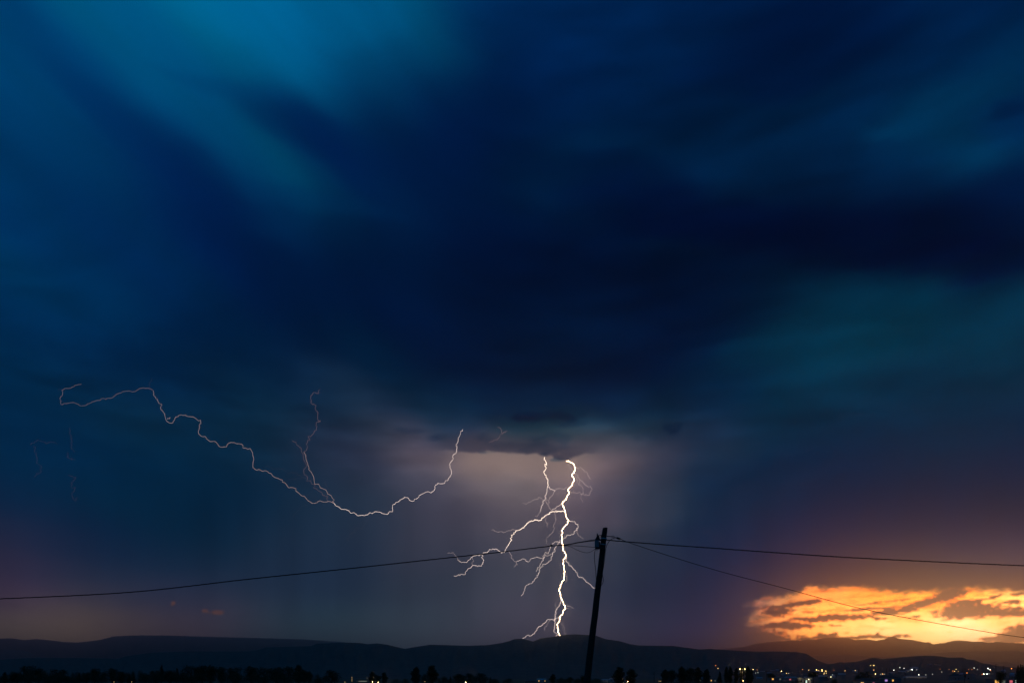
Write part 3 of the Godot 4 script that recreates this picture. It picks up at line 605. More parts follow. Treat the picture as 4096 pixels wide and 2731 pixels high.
# width in the sky (arc units of 1/2731), then the points
var BRANCHES := [[3.2, [[167, 1128, -3503], [171, 1114, -3505], [176, 1098, -3503], [170, 1083, -3500], [176, 1073, -3502], [168, 1060, -3504], [166, 1048, -3505], [176, 1036, -3504], [181, 1022, -3504], [185, 1007, -3505], [185, 989, -3505], [182, 976, -3503]]],
	[2.2, [[181, 974, -3498], [191, 976, -3499], [196, 965, -3498], [209, 960, -3499], [220, 954, -3499]]],
	[2.2, [[183, 972, -3498], [180, 953, -3496], [175, 940, -3495], [170, 930, -3493], [171, 915, -3491], [166, 904, -3490], [157, 897, -3493], [152, 879, -3494], [150, 865, -3496], [144, 850, -3494]]],
	[1, [[145, 851, -3501], [137, 837, -3502], [129, 823, -3504], [119, 829, -3507]]],
	[1.2, [[220, 955, -3502], [212, 944, -3504], [205, 929, -3504], [193, 918, -3502], [186, 906, -3499], [190, 892, -3500], [185, 881, -3500]]],
	[1.3, [[170, 928, -3499], [175, 895, -3497], [186, 880, -3498], [192, 865, -3495], [200, 857, -3495]]],
	[1.7, [[258, 891, -3498], [245, 882, -3501], [227, 869, -3499], [209, 862, -3500], [200, 851, -3498], [190, 839, -3496], [179, 833, -3499]]],
	[1.3, [[220, 956, -3500], [234, 966, -3499], [260, 964, -3497], [278, 971, -3499], [289, 969, -3496]]],
	[0.8, [[167, 906, -3500], [150, 916, -3500], [135, 920, -3500], [117, 913, -3499], [98, 901, -3501], [76, 890, -3503], [54, 893, -3503]]],
	[3.4, [[269, 850, -3500], [253, 849, -3500], [238, 853, -3503], [220, 848, -3502], [201, 846, -3502], [187, 837, -3503], [172, 828, -3501], [159, 818, -3501], [146, 805, -3502], [132, 806, -3504], [117, 809, -3501], [98, 803, -3500], [84, 792, -3498], [69, 778, -3499], [54, 767, -3501], [39, 755, -3498], [23, 752, -3501], [14, 742, -3504], [4, 731, -3505], [-5, 716, -3505], [-5, 701, -3503], [-12, 686, -3500], [-23, 675, -3500]]],
	[2.6, [[-23, 675, -3500], [-27, 660, -3501], [-34, 649, -3502], [-47, 642, -3500], [-60, 641, -3497], [-71, 650, -3496], [-85, 657, -3495], [-104, 653, -3496], [-122, 646, -3498], [-141, 639, -3498], [-155, 630, -3499]]],
	[1.8, [[-155, 630, -3499], [-166, 627, -3500], [-189, 623, -3501], [-203, 618, -3503], [-214, 605, -3501], [-229, 594, -3499], [-247, 590, -3497], [-265, 592, -3496], [-277, 604, -3497]]],
	[0.8, [[-277, 604, -3498], [-288, 622, -3499], [-295, 634, -3500], [-310, 638, -3502], [-332, 636, -3501]]],
	[2, [[-156, 631, -3503], [-150, 608, -3500], [-148, 590, -3501], [-155, 577, -3499], [-174, 568, -3502], [-192, 573, -3499], [-207, 568, -3502], [-226, 557, -3503], [-237, 543, -3505], [-248, 527, -3508], [-270, 523, -3506], [-299, 521, -3505]]],
	[1.1, [[23, 753, -3499], [-1, 755, -3499], [-23, 749, -3499], [-41, 743, -3498], [-63, 746, -3498], [-82, 748, -3499], [-93, 755, -3497], [-104, 754, -3498]]],
	[1.3, [[-23, 649, -3500], [-12, 638, -3502], [-3, 628, -3505], [-1, 609, -3503], [10, 598, -3505], [25, 595, -3506], [27, 577, -3507], [10, 565, -3505]]],
	[1.5, [[27, 597, -3498], [47, 602, -3499], [58, 607, -3498], [69, 597, -3496], [80, 589, -3496], [94, 604, -3496], [113, 611, -3496], [131, 614, -3496], [142, 611, -3494], [157, 607, -3493], [168, 618, -3494], [193, 626, -3493], [208, 637, -3494]]],
	[0.9, [[-203, 618, -3501], [-200, 602, -3503], [-207, 583, -3503], [-200, 574, -3503]]],
	[1, [[176, 828, -3502], [173, 808, -3504], [179, 790, -3505], [185, 773, -3508]]],
	[0.9, [[212, 847, -3498], [220, 822, -3499], [220, 792, -3500], [216, 767, -3500], [208, 744, -3498], [194, 732, -3500], [183, 719, -3502], [179, 704, -3502], [183, 682, -3502]]],
	[1.7, [[253, 701, -3503], [238, 695, -3501], [223, 696, -3498], [212, 686, -3501], [205, 678, -3499], [197, 667, -3497], [195, 652, -3497], [188, 641, -3497], [168, 634, -3499], [157, 619, -3497], [163, 601, -3500], [151, 588, -3499], [142, 568, -3500], [131, 554, -3502], [124, 543, -3503]]],
	[1.8, [[249, 694, -3503], [235, 683, -3505], [225, 669, -3508], [222, 646, -3505], [209, 632, -3506], [202, 617, -3505], [194, 598, -3505], [179, 585, -3503], [170, 579, -3501], [150, 568, -3501], [141, 557, -3499], [141, 542, -3499], [135, 523, -3496], [120, 508, -3494], [111, 490, -3495], [98, 479, -3494], [80, 474, -3495], [69, 457, -3496], [61, 439, -3495], [58, 427, -3492], [47, 419, -3494]]],
	[2, [[291, 804, -3501], [303, 799, -3503], [319, 800, -3501], [325, 790, -3504], [334, 784, -3503], [341, 784, -3504], [340, 771, -3501], [332, 762, -3503], [325, 752, -3501], [319, 741, -3502], [304, 733, -3503], [294, 727, -3505], [284, 731, -3504], [277, 720, -3507], [264, 710, -3510], [257, 706, -3507]]],
	[1.2, [[334, 763, -3499], [334, 745, -3502], [340, 731, -3504], [352, 719, -3502], [367, 709, -3504]]],
	[1.1, [[323, 1050, -3501], [334, 1039, -3500], [344, 1023, -3498], [348, 1009, -3499], [363, 1004, -3496], [372, 990, -3498], [385, 980, -3499], [407, 968, -3496], [411, 961, -3497], [403, 946, -3497], [396, 935, -3498], [378, 938, -3501], [360, 939, -3504], [334, 944, -3503], [312, 948, -3505], [297, 958, -3507]]],
	[1.1, [[323, 1072, -3501], [345, 1075, -3502], [364, 1066, -3505], [378, 1054, -3503], [389, 1035, -3500], [404, 1017, -3502]]],
	[0.8, [[344, 1009, -3498], [352, 982, -3495], [363, 968, -3496], [366, 949, -3494], [356, 930, -3492], [353, 912, -3492], [362, 893, -3491]]],
	[1, [[288, 1094, -3500], [297, 1079, -3499], [308, 1065, -3501], [313, 1050, -3500]]],
	[0.8, [[323, 1035, -3500], [334, 1020, -3499], [337, 1005, -3496], [348, 983, -3497]]],
	[2, [[277, 626, -3497], [280, 608, -3495], [278, 593, -3494], [291, 578, -3495], [304, 571, -3493], [314, 556, -3491], [325, 537, -3489], [336, 519, -3491], [351, 513, -3489], [366, 508, -3490], [377, 497, -3491], [391, 483, -3489], [402, 475, -3489], [413, 461, -3489], [424, 453, -3488]]],
	[1, [[269, 542, -3497], [278, 527, -3496], [278, 505, -3495], [280, 494, -3497], [271, 488, -3497]]],
	[2.4, [[251, 410, -3500], [253, 392, -3501], [247, 377, -3503], [242, 362, -3502], [231, 351, -3503], [225, 341, -3505], [227, 330, -3507], [222, 315, -3506], [220, 300, -3507], [225, 285, -3507], [222, 271, -3507], [217, 256, -3510], [215, 241, -3510], [222, 230, -3510], [233, 223, -3513], [228, 212, -3513]]],
	[2.2, [[245, 314, -3500], [231, 303, -3501], [216, 296, -3503], [194, 295, -3505], [178, 291, -3507], [168, 278, -3507], [158, 269, -3509], [141, 262, -3509], [128, 249, -3508], [117, 230, -3505], [106, 220, -3505], [87, 215, -3503], [69, 208, -3502], [54, 198, -3503]]],
	[1.1, [[194, 294, -3500], [187, 278, -3502], [178, 263, -3503], [168, 257, -3505], [165, 240, -3504]]],
	[1.2, [[271, 366, -3499], [290, 365, -3502], [305, 359, -3505], [317, 352, -3507]]],
	[1.2, [[271, 360, -3501], [278, 349, -3499], [292, 354, -3499]]],
	[0.9, [[223, 350, -3501], [222, 373, -3500], [225, 388, -3502]]],
	[0.9, [[244, 291, -3498], [253, 274, -3498], [263, 259, -3496], [267, 240, -3495], [274, 220, -3495]]]]
var CRAWL := [[-3284, 2230, -5200], [-3303, 2226, -5197], [-3332, 2223, -5199], [-3338, 2210, -5196], [-3358, 2200, -5195], [-3386, 2198, -5201], [-3407, 2196, -5196], [-3426, 2182, -5194], [-3423, 2161, -5196], [-3424, 2139, -5191], [-3437, 2120, -5187], [-3438, 2090, -5191], [-3440, 2078, -5197], [-3428, 2071, -5194], [-3407, 2080, -5191], [-3379, 2085, -5196], [-3357, 2086, -5194], [-3322, 2082, -5195], [-3306, 2077, -5197], [-3287, 2063, -5198], [-3250, 2070, -5203], [-3229, 2086, -5209], [-3210, 2099, -5211], [-3180, 2111, -5215], [-3150, 2115, -5219], [-3134, 2131, -5220], [-3110, 2121, -5220], [-3071, 2128, -5216], [-3045, 2140, -5213], [-3032, 2158, -5219], [-2993, 2172, -5221], [-2965, 2180, -5216], [-2932, 2188, -5221], [-2898, 2180, -5218], [-2871, 2192, -5221], [-2846, 2206, -5220], [-2816, 2210, -5218], [-2773, 2203, -5214], [-2741, 2185, -5215], [-2739, 2148, -5214], [-2713, 2125, -5215], [-2706, 2097, -5218], [-2680, 2082, -5222], [-2694, 2060, -5226], [-2671, 2024, -5227], [-2659, 1989, -5233], [-2645, 1957, -5233], [-2607, 1948, -5238], [-2592, 1984, -5241], [-2561, 2013, -5245], [-2510, 2013, -5241], [-2482, 1998, -5242], [-2454, 1999, -5242], [-2390, 1970, -5237], [-2388, 1953, -5235], [-2402, 1929, -5235], [-2397, 1898, -5230], [-2400, 1860, -5224], [-2381, 1842, -5225], [-2348, 1842, -5224], [-2331, 1815, -5229], [-2271, 1800, -5234], [-2250, 1769, -5237], [-2196, 1766, -5241], [-2170, 1795, -5238], [-2139, 1802, -5241], [-2096, 1789, -5236], [-2066, 1777, -5231], [-2061, 1752, -5230], [-2015, 1747, -5227], [-2004, 1745, -5221], [-1987, 1715, -5221], [-1983, 1687, -5227], [-1983, 1643, -5222], [-1964, 1586, -5219], [-1952, 1582, -5224], [-1938, 1590, -5224], [-1902, 1575, -5224], [-1889, 1579, -5223], [-1848, 1559, -5227], [-1818, 1529, -5226], [-1775, 1511, -5225], [-1740, 1488, -5224], [-1715, 1449, -5227], [-1675, 1448, -5221], [-1636, 1410, -5220], [-1590, 1382, -5222], [-1554, 1343, -5216], [-1506, 1327, -5214], [-1468, 1346, -5212], [-1434, 1335, -5214], [-1404, 1342, -5214], [-1363, 1331, -5214]]
var CRAWL2 := [[-1359, 1327, -5197], [-1344, 1304, -5197], [-1288, 1275, -5193], [-1242, 1265, -5197], [-1186, 1237, -5194], [-1131, 1229, -5194], [-1103, 1234, -5199], [-1084, 1251, -5198], [-1070, 1244, -5204], [-1036, 1259, -5206], [-1007, 1258, -5207], [-969, 1243, -5209], [-913, 1262, -5210], [-913, 1289, -5208], [-908, 1316, -5214], [-888, 1333, -5213], [-855, 1353, -5219], [-822, 1378, -5223], [-793, 1367, -5217], [-765, 1342, -5214], [-731, 1359, -5214], [-689, 1398, -5218], [-654, 1413, -5214], [-620, 1406, -5215], [-594, 1427, -5214], [-591, 1455, -5217], [-568, 1482, -5222], [-515, 1483, -5225], [-484, 1523, -5222], [-463, 1554, -5225], [-468, 1588, -5224], [-481, 1623, -5228], [-453, 1662, -5228], [-455, 1697, -5233], [-426, 1725, -5238], [-422, 1756, -5242], [-431, 1779, -5246], [-417, 1806, -5250], [-414, 1832, -5251], [-397, 1865, -5247], [-382, 1906, -5253]]
var CRAWLBR := [[1.1, [[-1468, 2187, -5198], [-1485, 2158, -5199], [-1522, 2146, -5196], [-1536, 2120, -5200], [-1532, 2086, -5199], [-1495, 2068, -5197], [-1501, 2040, -5202], [-1483, 2008, -5205], [-1464, 1956, -5210], [-1497, 1921, -5212], [-1509, 1877, -5208], [-1538, 1834, -5207], [-1559, 1803, -5203], [-1564, 1766, -5207], [-1588, 1713, -5201]]],
	[1.6, [[-1587, 1712, -5200], [-1571, 1666, -5201], [-1559, 1620, -5204], [-1533, 1564, -5202], [-1509, 1504, -5200], [-1465, 1450, -5202], [-1418, 1424, -5202], [-1409, 1398, -5200], [-1388, 1385, -5199], [-1366, 1359, -5197], [-1358, 1326, -5193]]],
	[1, [[-1678, 1803, -5205], [-1647, 1789, -5201], [-1628, 1761, -5207], [-1606, 1739, -5204], [-1597, 1705, -5203], [-1594, 1664, -5208], [-1591, 1578, -5206], [-1560, 1523, -5206], [-1529, 1471, -5202], [-1488, 1434, -5208], [-1455, 1414, -5214], [-1412, 1371, -5210], [-1404, 1341, -5205]]],
	[0.6, [[-1885, 1602, -5199], [-1824, 1586, -5197], [-1762, 1584, -5202], [-1715, 1560, -5202], [-1671, 1550, -5197], [-1638, 1555, -5200], [-1594, 1520, -5195], [-1551, 1510, -5191], [-1505, 1498, -5186]]],
	[0.6, [[-1749, 1500, -5200], [-1707, 1493, -5201], [-1655, 1502, -5200], [-1623, 1514, -5205], [-1587, 1521, -5199]]],
	[0.6, [[-1549, 1325, -5199], [-1578, 1308, -5196], [-1622, 1282, -5201], [-1647, 1253, -5200], [-1681, 1219, -5200]]],
	[0.7, [[-1085, 1239, -5195], [-1102, 1193, -5194], [-1126, 1158, -5191], [-1135, 1142, -5190], [-1160, 1127, -5187], [-1190, 1134, -5192], [-1199, 1107, -5193], [-1229, 1087, -5195], [-1252, 1058, -5201], [-1248, 1032, -5200]]],
	[0.6, [[-1403, 1396, -5195], [-1413, 1448, -5198], [-1427, 1475, -5204], [-1425, 1496, -5203]]],
	[1.6, [[-2631, 1964, -5203], [-2624, 1972, -5208], [-2610, 1979, -5211]]],
	[0.6, [[-2767, 2204, -5202], [-2769, 2231, -5197], [-2754, 2249, -5193], [-2743, 2274, -5195]]],
	[0.6, [[-3470, 2193, -5205], [-3452, 2190, -5202], [-3431, 2188, -5202]]]]
var FAINT := [[[[-3633, 2040, -5597], [-3631, 1993, -5598], [-3611, 1959, -5600], [-3615, 1934, -5606], [-3624, 1916, -5604], [-3623, 1886, -5605], [-3608, 1864, -5603], [-3596, 1851, -5604]]],
	[[[-3645, 1840, -5596], [-3640, 1818, -5598], [-3650, 1799, -5593], [-3627, 1790, -5598], [-3585, 1778, -5594]], [[-3645, 1659, -5603], [-3609, 1648, -5598], [-3584, 1629, -5602], [-3619, 1597, -5600], [-3617, 1564, -5594], [-3586, 1537, -5589], [-3591, 1519, -5589], [-3609, 1502, -5590], [-3603, 1469, -5594], [-3601, 1452, -5598], [-3576, 1449, -5593], [-3570, 1474, -5598]]],
	[[[-3931, 1887, -5596], [-3901, 1834, -5592], [-3894, 1791, -5593], [-3856, 1723, -5595], [-3865, 1691, -5596], [-3903, 1669, -5594], [-3920, 1638, -5594]], [[-3952, 1902, -5595], [-3918, 1912, -5591], [-3894, 1943, -5593], [-3865, 1930, -5589], [-3782, 1929, -5595], [-3736, 1910, -5599]]]]
var WISP := [[1.1, [[-109, 1869, -5102], [-87, 1861, -5102], [-77, 1841, -5106], [-71, 1821, -5106]]], [1.2, [[-71, 1822, -5099], [-55, 1828, -5102], [-37, 1837, -5101]]], [0.9, [[-71, 1818, -5098], [-87, 1806, -5100], [-101, 1784, -5099], [-109, 1769, -5102], [-136, 1770, -5104], [-168, 1754, -5105]]]]

func jagged(p: Array, amount: float) -> Array:
	var out := []
	for i in p.size():
		var a := Vector3(p[i][0], p[i][1], p[i][2])
		out.append(a)
		if i + 1 < p.size():
			var b := Vector3(p[i + 1][0], p[i + 1][1], p[i + 1][2])
			var l := a.distance_to(b) * amount
			for t in [0.33, 0.67]:
				out.append(a.lerp(b, t) + Vector3(rng.randf_range(-l, l), rng.randf_range(-l, l), rng.randf_range(-l, l)))
	return out

func bolt_mesh(p: Array, r0: float, r1: float, kink := 0.3) -> ArrayMesh:
	var pts := jagged(p, kink)
	var radii := []
	for i in pts.size():
		var t := float(i) / (pts.size() - 1)
		radii.append(lerpf(r0, r1, t) * rng.randf_range(0.85, 1.15))
	var st := shape()
	tube(st, pts, radii, 5)
	return done(st)

func arc_mat(w: float, pink: bool) -> Material:
	if pink:
		return M.bolt_pink if w > 1.3 else M.bolt_pink_thin if w > 0.8 else M.bolt_faint
	return M.bolt_strong if w > 2.9 else M.bolt_mid if w > 1.45 else M.bolt_thin

func lightning() -> void:
	var t := thing("cloud_to_ground_lightning", "brilliant branching lightning bolt striking the ridge left of the pole", "lightning")
	part("main_channel", bolt_mesh(TRUNK, 1.3, 1.2), M.bolt, t)
	for b in BRANCHES:
		var r: float = b[0] / 2731.0 * 3500.0 / 2.0
		part("branch", bolt_mesh(b[1], r * 0.68, r * 0.5), arc_mat(b[0], false), t)
	t = thing("cloud_crawler_lightning", "long thin pinkish lightning crawling across the left of the sky", "lightning")
	part("faint_channel", bolt_mesh(CRAWL.slice(0, 39), 1.0, 1.0, 0.16), M.bolt_pink_dim, t)
	part("thin_channel", bolt_mesh(CRAWL.slice(38), 1.0, 1.3, 0.16), M.bolt_pink, t)
	part("bright_channel", bolt_mesh(CRAWL2, 1.4, 1.25, 0.16), M.bolt_mid, t)
	for b in CRAWLBR:
		var r: float = b[0] / 2731.0 * 5200.0 / 2.0
		part("branch", bolt_mesh(b[1], r * 0.8, r * 0.8), arc_mat(b[0], true), t)
	t = thing("cloud_wisp_lightning", "tiny lightning spur just under the cloud above the main bolt", "lightning")
	for b in WISP:
		part("branch", bolt_mesh(b[1], b[0] * 0.93, b[0] * 0.93), M.bolt_pink_thin, t)
	var said := ["faint short lightning filament, uppermost at the far left", "faint curling lightning filament, lowest at the far left", "faint lightning filament nearest the left edge of the sky"]
	for i in FAINT.size():
		t = thing("cloud_filament_lightning", said[i], "lightning", Vector3.ZERO, "faint filaments at the far left")
		for p in FAINT[i]:
			part("filament", bolt_mesh(p, 1.0, 0.8), M.bolt_faint, t)

# ---------------------------------------------------------------- pole and cables
func v(a: Array) -> Vector3:
	return Vector3(a[0], a[1], a[2])

func strands(called: String, label: String, way: Array, n: int, pitch: float, spread: float, r: float) -> Node3D:
	var t := thing(called, label, "cable")
	var line := smooth(way, 0.12)
	for k in n:
		var pts := []
		var run := 0.0
		for i in line.size():
			if i > 0:
				run += (line[i] as Vector3).distance_to(line[i - 1])
			var a := TAU * (run / pitch + float(k) / n)
			pts.append(line[i] + Vector3(0, cos(a), sin(a)) * spread)
		var st := shape()
		tube(st, pts, [r], 6)
		part("strand", done(st), M.cable, t)
	return t

func wire(called: String, label: String, way: Array, r: float) -> Node3D:
	var t := thing(called, label, "cable")
	var st := shape()
	tube(st, smooth(way, 0.06), [r], 7)
	part("wire", done(st), M.cable, t)
	return t

func pole_and_cables() -> void:
	var foot := Vector3(1.986, 0.005, -20.7)
	foot.y = 0.0
	var head := Vector3(2.827, 9.002, -20.7)
	foot.x = head.x + (foot.y - head.y) * 0.118
	var t := thing("utility_pole", "leaning dark wooden utility pole with banded fuse box near its top", "utility pole", foot)
	# shaft: rings with a slight wander and a few flats, thicker downwards
	var fn := FastNoiseLite.new()
	fn.seed = 77
	fn.frequency = 1.0
	var st := shape()
	var tall := head - foot
	var rings := []
	var n := 64
	var sides := 28
	for i in n + 1:
		var f := float(i) / n
		var ring := []
		var r := lerpf(0.128, 0.083, f)
		if f > 0.87:
			r -= 0.004
		if i == n:
			r -= 0.008
		var c := tall * f + Vector3(fn.get_noise_2d(f * 6.0, 0), 0, fn.get_noise_2d(f * 6.0, 9)) * 0.018
		for k in sides:
			var a := TAU * k / sides
			var rr := r * (1.0 + 0.025 * fn.get_noise_3d(cos(a) * 1.5, f * 9.0, sin(a) * 1.5))
			ring.append(c + Vector3(cos(a) * rr, (0.006 * cos(a) if i == n else 0.0), sin(a) * rr))
		rings.append(ring)
	st.set_smooth_group(0)
	for i in n:
		for k in sides:
			var k2 := (k + 1) % sides
			quad(st, rings[i][k], rings[i][k2], rings[i + 1][k2], rings[i + 1][k])
	st.set_smooth_group(-1)
	for k in range(1, sides - 1):
		st.add_vertex(rings[n][0])
		st.add_vertex(rings[n][k])
		st.add_vertex(rings[n][k + 1])
	part("shaft", done(st), M.pole_wood, t)
	var axis := tall.normalized()
	for y in [8.67, 8.49]:
		var c: Vector3 = tall * (y / head.y)
		var b := shape()
		b.set_smooth_group(0)
		var tilt := Basis(Vector3.BACK, -0.115) * Basis(Vector3.RIGHT, 0.03)
		for k in 32:
			var a := TAU * k / 32
			var e := TAU * (k + 1) / 32
			var r := 0.094
			var p0 := c + tilt * Vector3(cos(a) * r, -0.014, sin(a) * r)
			var p1 := c + tilt * Vector3(cos(e) * r, -0.014, sin(e) * r)
			var up := tilt * Vector3(0, 0.028, 0)
			quad(b, p0, p1, p1 + up, p0 + up)
			var q0 := c + tilt * Vector3(cos(a) * 0.08, 0.014, sin(a) * 0.08)
			var q1 := c + tilt * Vector3(cos(e) * 0.08, 0.014, sin(e) * 0.08)
			quad(b, p0 + up, p1 + up, q1, q0)
			quad(b, p1, p0, q0 - up, q1 - up)
		var band := part("steel_band", done(b), M.steel, t)
		var bk := shape()
		box(bk, c + Vector3(-0.03, 0, 0.1), Vector3(0.035, 0.036, 0.014), 0.003)
		part("buckle", done(bk), M.steel, band)
	# fuse box on the left of the pole
	var bc := Vector3(2.563, 8.494, -20.62) - foot
	st = shape()
	box(st, bc, Vector3(0.115, 0.2, 0.11), 0.008)
	var fb := part("fuse_box", done(st), M.box_paint, t)
	st = shape()
	box(st, bc + Vector3(0, 0.105, 0.0), Vector3(0.125, 0.018, 0.12), 0.004)
	part("lid", done(st), M.box_paint, fb)
	st = shape()
	box(st, bc + Vector3(0.055, -0.125, 0.0), Vector3(0.2, 0.05, 0.09), 0.006)
	part("base_block", done(st), M.black_plastic, fb)
	st = shape()
	box(st, bc + Vector3(0.075, -0.02, -0.02), Vector3(0.06, 0.19, 0.06), 0.004)
	part("mounting_plate", done(st), M.iron, fb)
	# bracket with its hook, clamp and eye
	st = shape()
	tube(st, smooth([Vector3(2.572, 8.811, -20.6) - foot, Vector3(2.58, 8.777, -20.6) - foot, Vector3(2.572, 8.732, -20.6) - foot, Vector3(2.572, 8.671, -20.6) - foot], 0.02), [0.017], 8)
	tube(st, smooth([Vector3(2.58, 8.754, -20.6) - foot, Vector3(2.646, 8.761, -20.65) - foot, Vector3(2.759, 8.782, -20.7) - foot], 0.02), [0.012], 8)
	tube(st, smooth([Vector3(2.692, 8.757, -20.65) - foot, Vector3(2.703, 8.727, -20.65) - foot, Vector3(2.654, 8.719, -20.65) - foot, Vector3(2.612, 8.743, -20.62) - foot], 0.01), [0.008], 6)
	part("hook_bracket", done(st), M.iron, t)
	st = shape()
	var a0 := Vector3(2.508, 8.626, -20.6) - foot
	var a1 := Vector3(2.58, 8.769, -20.6) - foot
	var a2 := Vector3(2.663, 8.626, -20.6) - foot
	for z in [-0.045, 0.045]:
		st.set_smooth_group(-1)
		st.add_vertex(a0 + Vector3(0, 0, z))
		st.add_vertex(a1 + Vector3(0, 0, z))
		st.add_vertex(a2 + Vector3(0, 0, z))
	for q in [[a0, a1], [a1, a2], [a2, a0]]:
		quad(st, q[0] - Vector3(0, 0, 0.045), q[1] - Vector3(0, 0, 0.045), q[1] + Vector3(0, 0, 0.045), q[0] + Vector3(0, 0, 0.045))
	part("suspension_clamp", done(st), M.black_plastic, t)
	st = shape()
	box(st, Vector3(2.628, 8.615, -20.62) - foot, Vector3(0.24, 0.036, 0.05), 0.006)
	part("cable_cleat", done(st), M.black_plastic, t)
	st = shape()
	tube(st, [Vector3(2.85, 8.752, -20.7) - foot, Vector3(3.017, 8.741, -20.7) - foot], [0.011], 8)
	part("eye_bolt", done(st), M.iron, t)
	st = shape()
	var loop := []
	for k in 15:
		var a := TAU * k / 14.0
		loop.append(Vector3(2.562, 8.324, -20.6) - foot + Vector3(sin(a) * 0.016, cos(a) * 0.028, 0))
	tube(st, loop, [0.005], 5)
	part("ring", done(st), M.iron, t)

	# cables
	t = strands("aerial_bundled_cable", "twisted black overhead cable rising from the left edge to the pole", [Vector3(-20.728, 6.68, -20.6), Vector3(-17.711, 6.763, -20.6), Vector3(-15.448, 6.841, -20.6), Vector3(-11.511, 7.042, -20.6), Vector3(-8.094, 7.419, -20.6), Vector3(-4.941, 7.751, -20.6), Vector3(-2.308, 8.038, -20.6), Vector3(-0.362, 8.249, -20.6), Vector3(1.162, 8.431, -20.6), Vector3(1.622, 8.468, -20.6), Vector3(2.127, 8.558, -20.6), Vector3(2.534, 8.603, -20.6)], 3, 0.9, 0.009, 0.0085)
	for c in [[Vector3(1.192, 8.453, -20.6), Vector3(0.07, 0.045, 0.05)], [Vector3(1.599, 8.456, -20.6), Vector3(0.065, 0.05, 0.05)], [Vector3(0.714, 8.377, -20.6), Vector3(0.02, 0.045, 0.03)]]:
		st = shape()
		box(st, c[0], c[1], 0.01)
		part("cable_clamp", done(st), M.black_plastic, t)
	strands("aerial_bundled_cable", "twisted black overhead cable running from the pole to the right edge", [Vector3(2.653, 8.614, -20.58), Vector3(2.864, 8.609, -20.58), Vector3(3.664, 8.546, -20.6), Vector3(4.918, 8.45, -20.6), Vector3(5.567, 8.407, -20.6), Vector3(9.512, 8.128, -20.6), Vector3(12.461, 7.974, -20.6), Vector3(15.448, 7.842, -20.6), Vector3(20.004, 7.676, -20.6)], 3, 0.9, 0.009, 0.0085)
	t = wire("service_drop_wire", "single black wire sloping down from the pole across the sunset", [Vector3(3.168, 8.707, -20.7), Vector3(3.285, 8.672, -20.7), Vector3(3.562, 8.555, -20.7), Vector3(4.942, 8.1, -20.7), Vector3(6.458, 7.646, -20.7), Vector3(8.239, 7.183, -20.7), Vector3(10.293, 6.63, -20.7), Vector3(12.036, 6.266, -20.7), Vector3(14.356, 5.857, -20.7), Vector3(15.523, 5.682, -20.7), Vector3(20.101, 5.068, -20.7)], 0.009)
	st = shape()
	var d0 := Vector3(3.172, 8.707, -20.7)
	var d1 := Vector3(3.29, 8.661, -20.7)
	tube(st, [d0, d0.lerp(d1, 0.1), d0.lerp(d1, 0.9), d1], [0.018, 0.03, 0.03, 0.016], 8)
	part("dead_end_clamp", done(st), M.black_plastic, t)
	st = shape()
	tube(st, smooth([Vector3(3.017, 8.741, -20.7), Vector3(3.062, 8.76, -20.7), Vector3(3.108, 8.729, -20.7), Vector3(3.07, 8.714, -20.7), Vector3(3.017, 8.737, -20.7)], 0.01), [0.009], 6)
	tube(st, [Vector3(3.092, 8.741, -20.7), Vector3(3.183, 8.695, -20.7)], [0.006], 6)
	part("link", done(st), M.iron, t)
	wire("jumper_cable", "black cable looping from the dead-end clamp down the right side of the pole", [Vector3(3.162, 8.687, -20.66), Vector3(3.1, 8.689, -20.65), Vector3(3.02, 8.653, -20.62), Vector3(2.927, 8.566, -20.6), Vector3(2.859, 8.437, -20.6), Vector3(2.825, 8.287, -20.6), Vector3(2.798, 8.008, -20.6), Vector3(2.768, 7.804, -20.6), Vector3(2.731, 7.593, -20.6), Vector3(2.761, 7.442, -20.6), Vector3(2.738, 7.306, -20.6), Vector3(2.659, 7.201, -20.63)], 0.009)
	wire("down_cable", "black cable hanging from the fuse box down the left side of the pole", [Vector3(2.527, 8.37, -20.6), Vector3(2.497, 8.234, -20.6), Vector3(2.489, 8.121, -20.6), Vector3(2.504, 7.902, -20.6), Vector3(2.527, 7.706, -20.6), Vector3(2.538, 7.517, -20.6), Vector3(2.556, 7.335, -20.65)], 0.009)
	wire("feed_wire", "thin straight wire from the cable clamp to the fuse box", [Vector3(1.622, 8.456, -20.6), Vector3(1.976, 8.439, -20.6), Vector3(2.278, 8.415, -20.6), Vector3(2.512, 8.397, -20.6)], 0.0075)
	wire("slack_wire", "thin slack wire drooping left of the fuse box", [Vector3(1.622, 8.445, -20.6), Vector3(1.788, 8.407, -20.6), Vector3(1.991, 8.302, -20.6), Vector3(2.255, 8.23, -20.6), Vector3(2.429, 8.287, -20.6), Vector3(2.527, 8.362, -20.6)], 0.006)
	wire("tail_wire", "thin upper wire from the twisted cable to the hook bracket", [Vector3(1.901, 8.532, -20.6), Vector3(2.203, 8.581, -20.6), Vector3(2.519, 8.634, -20.6)], 0.0075)

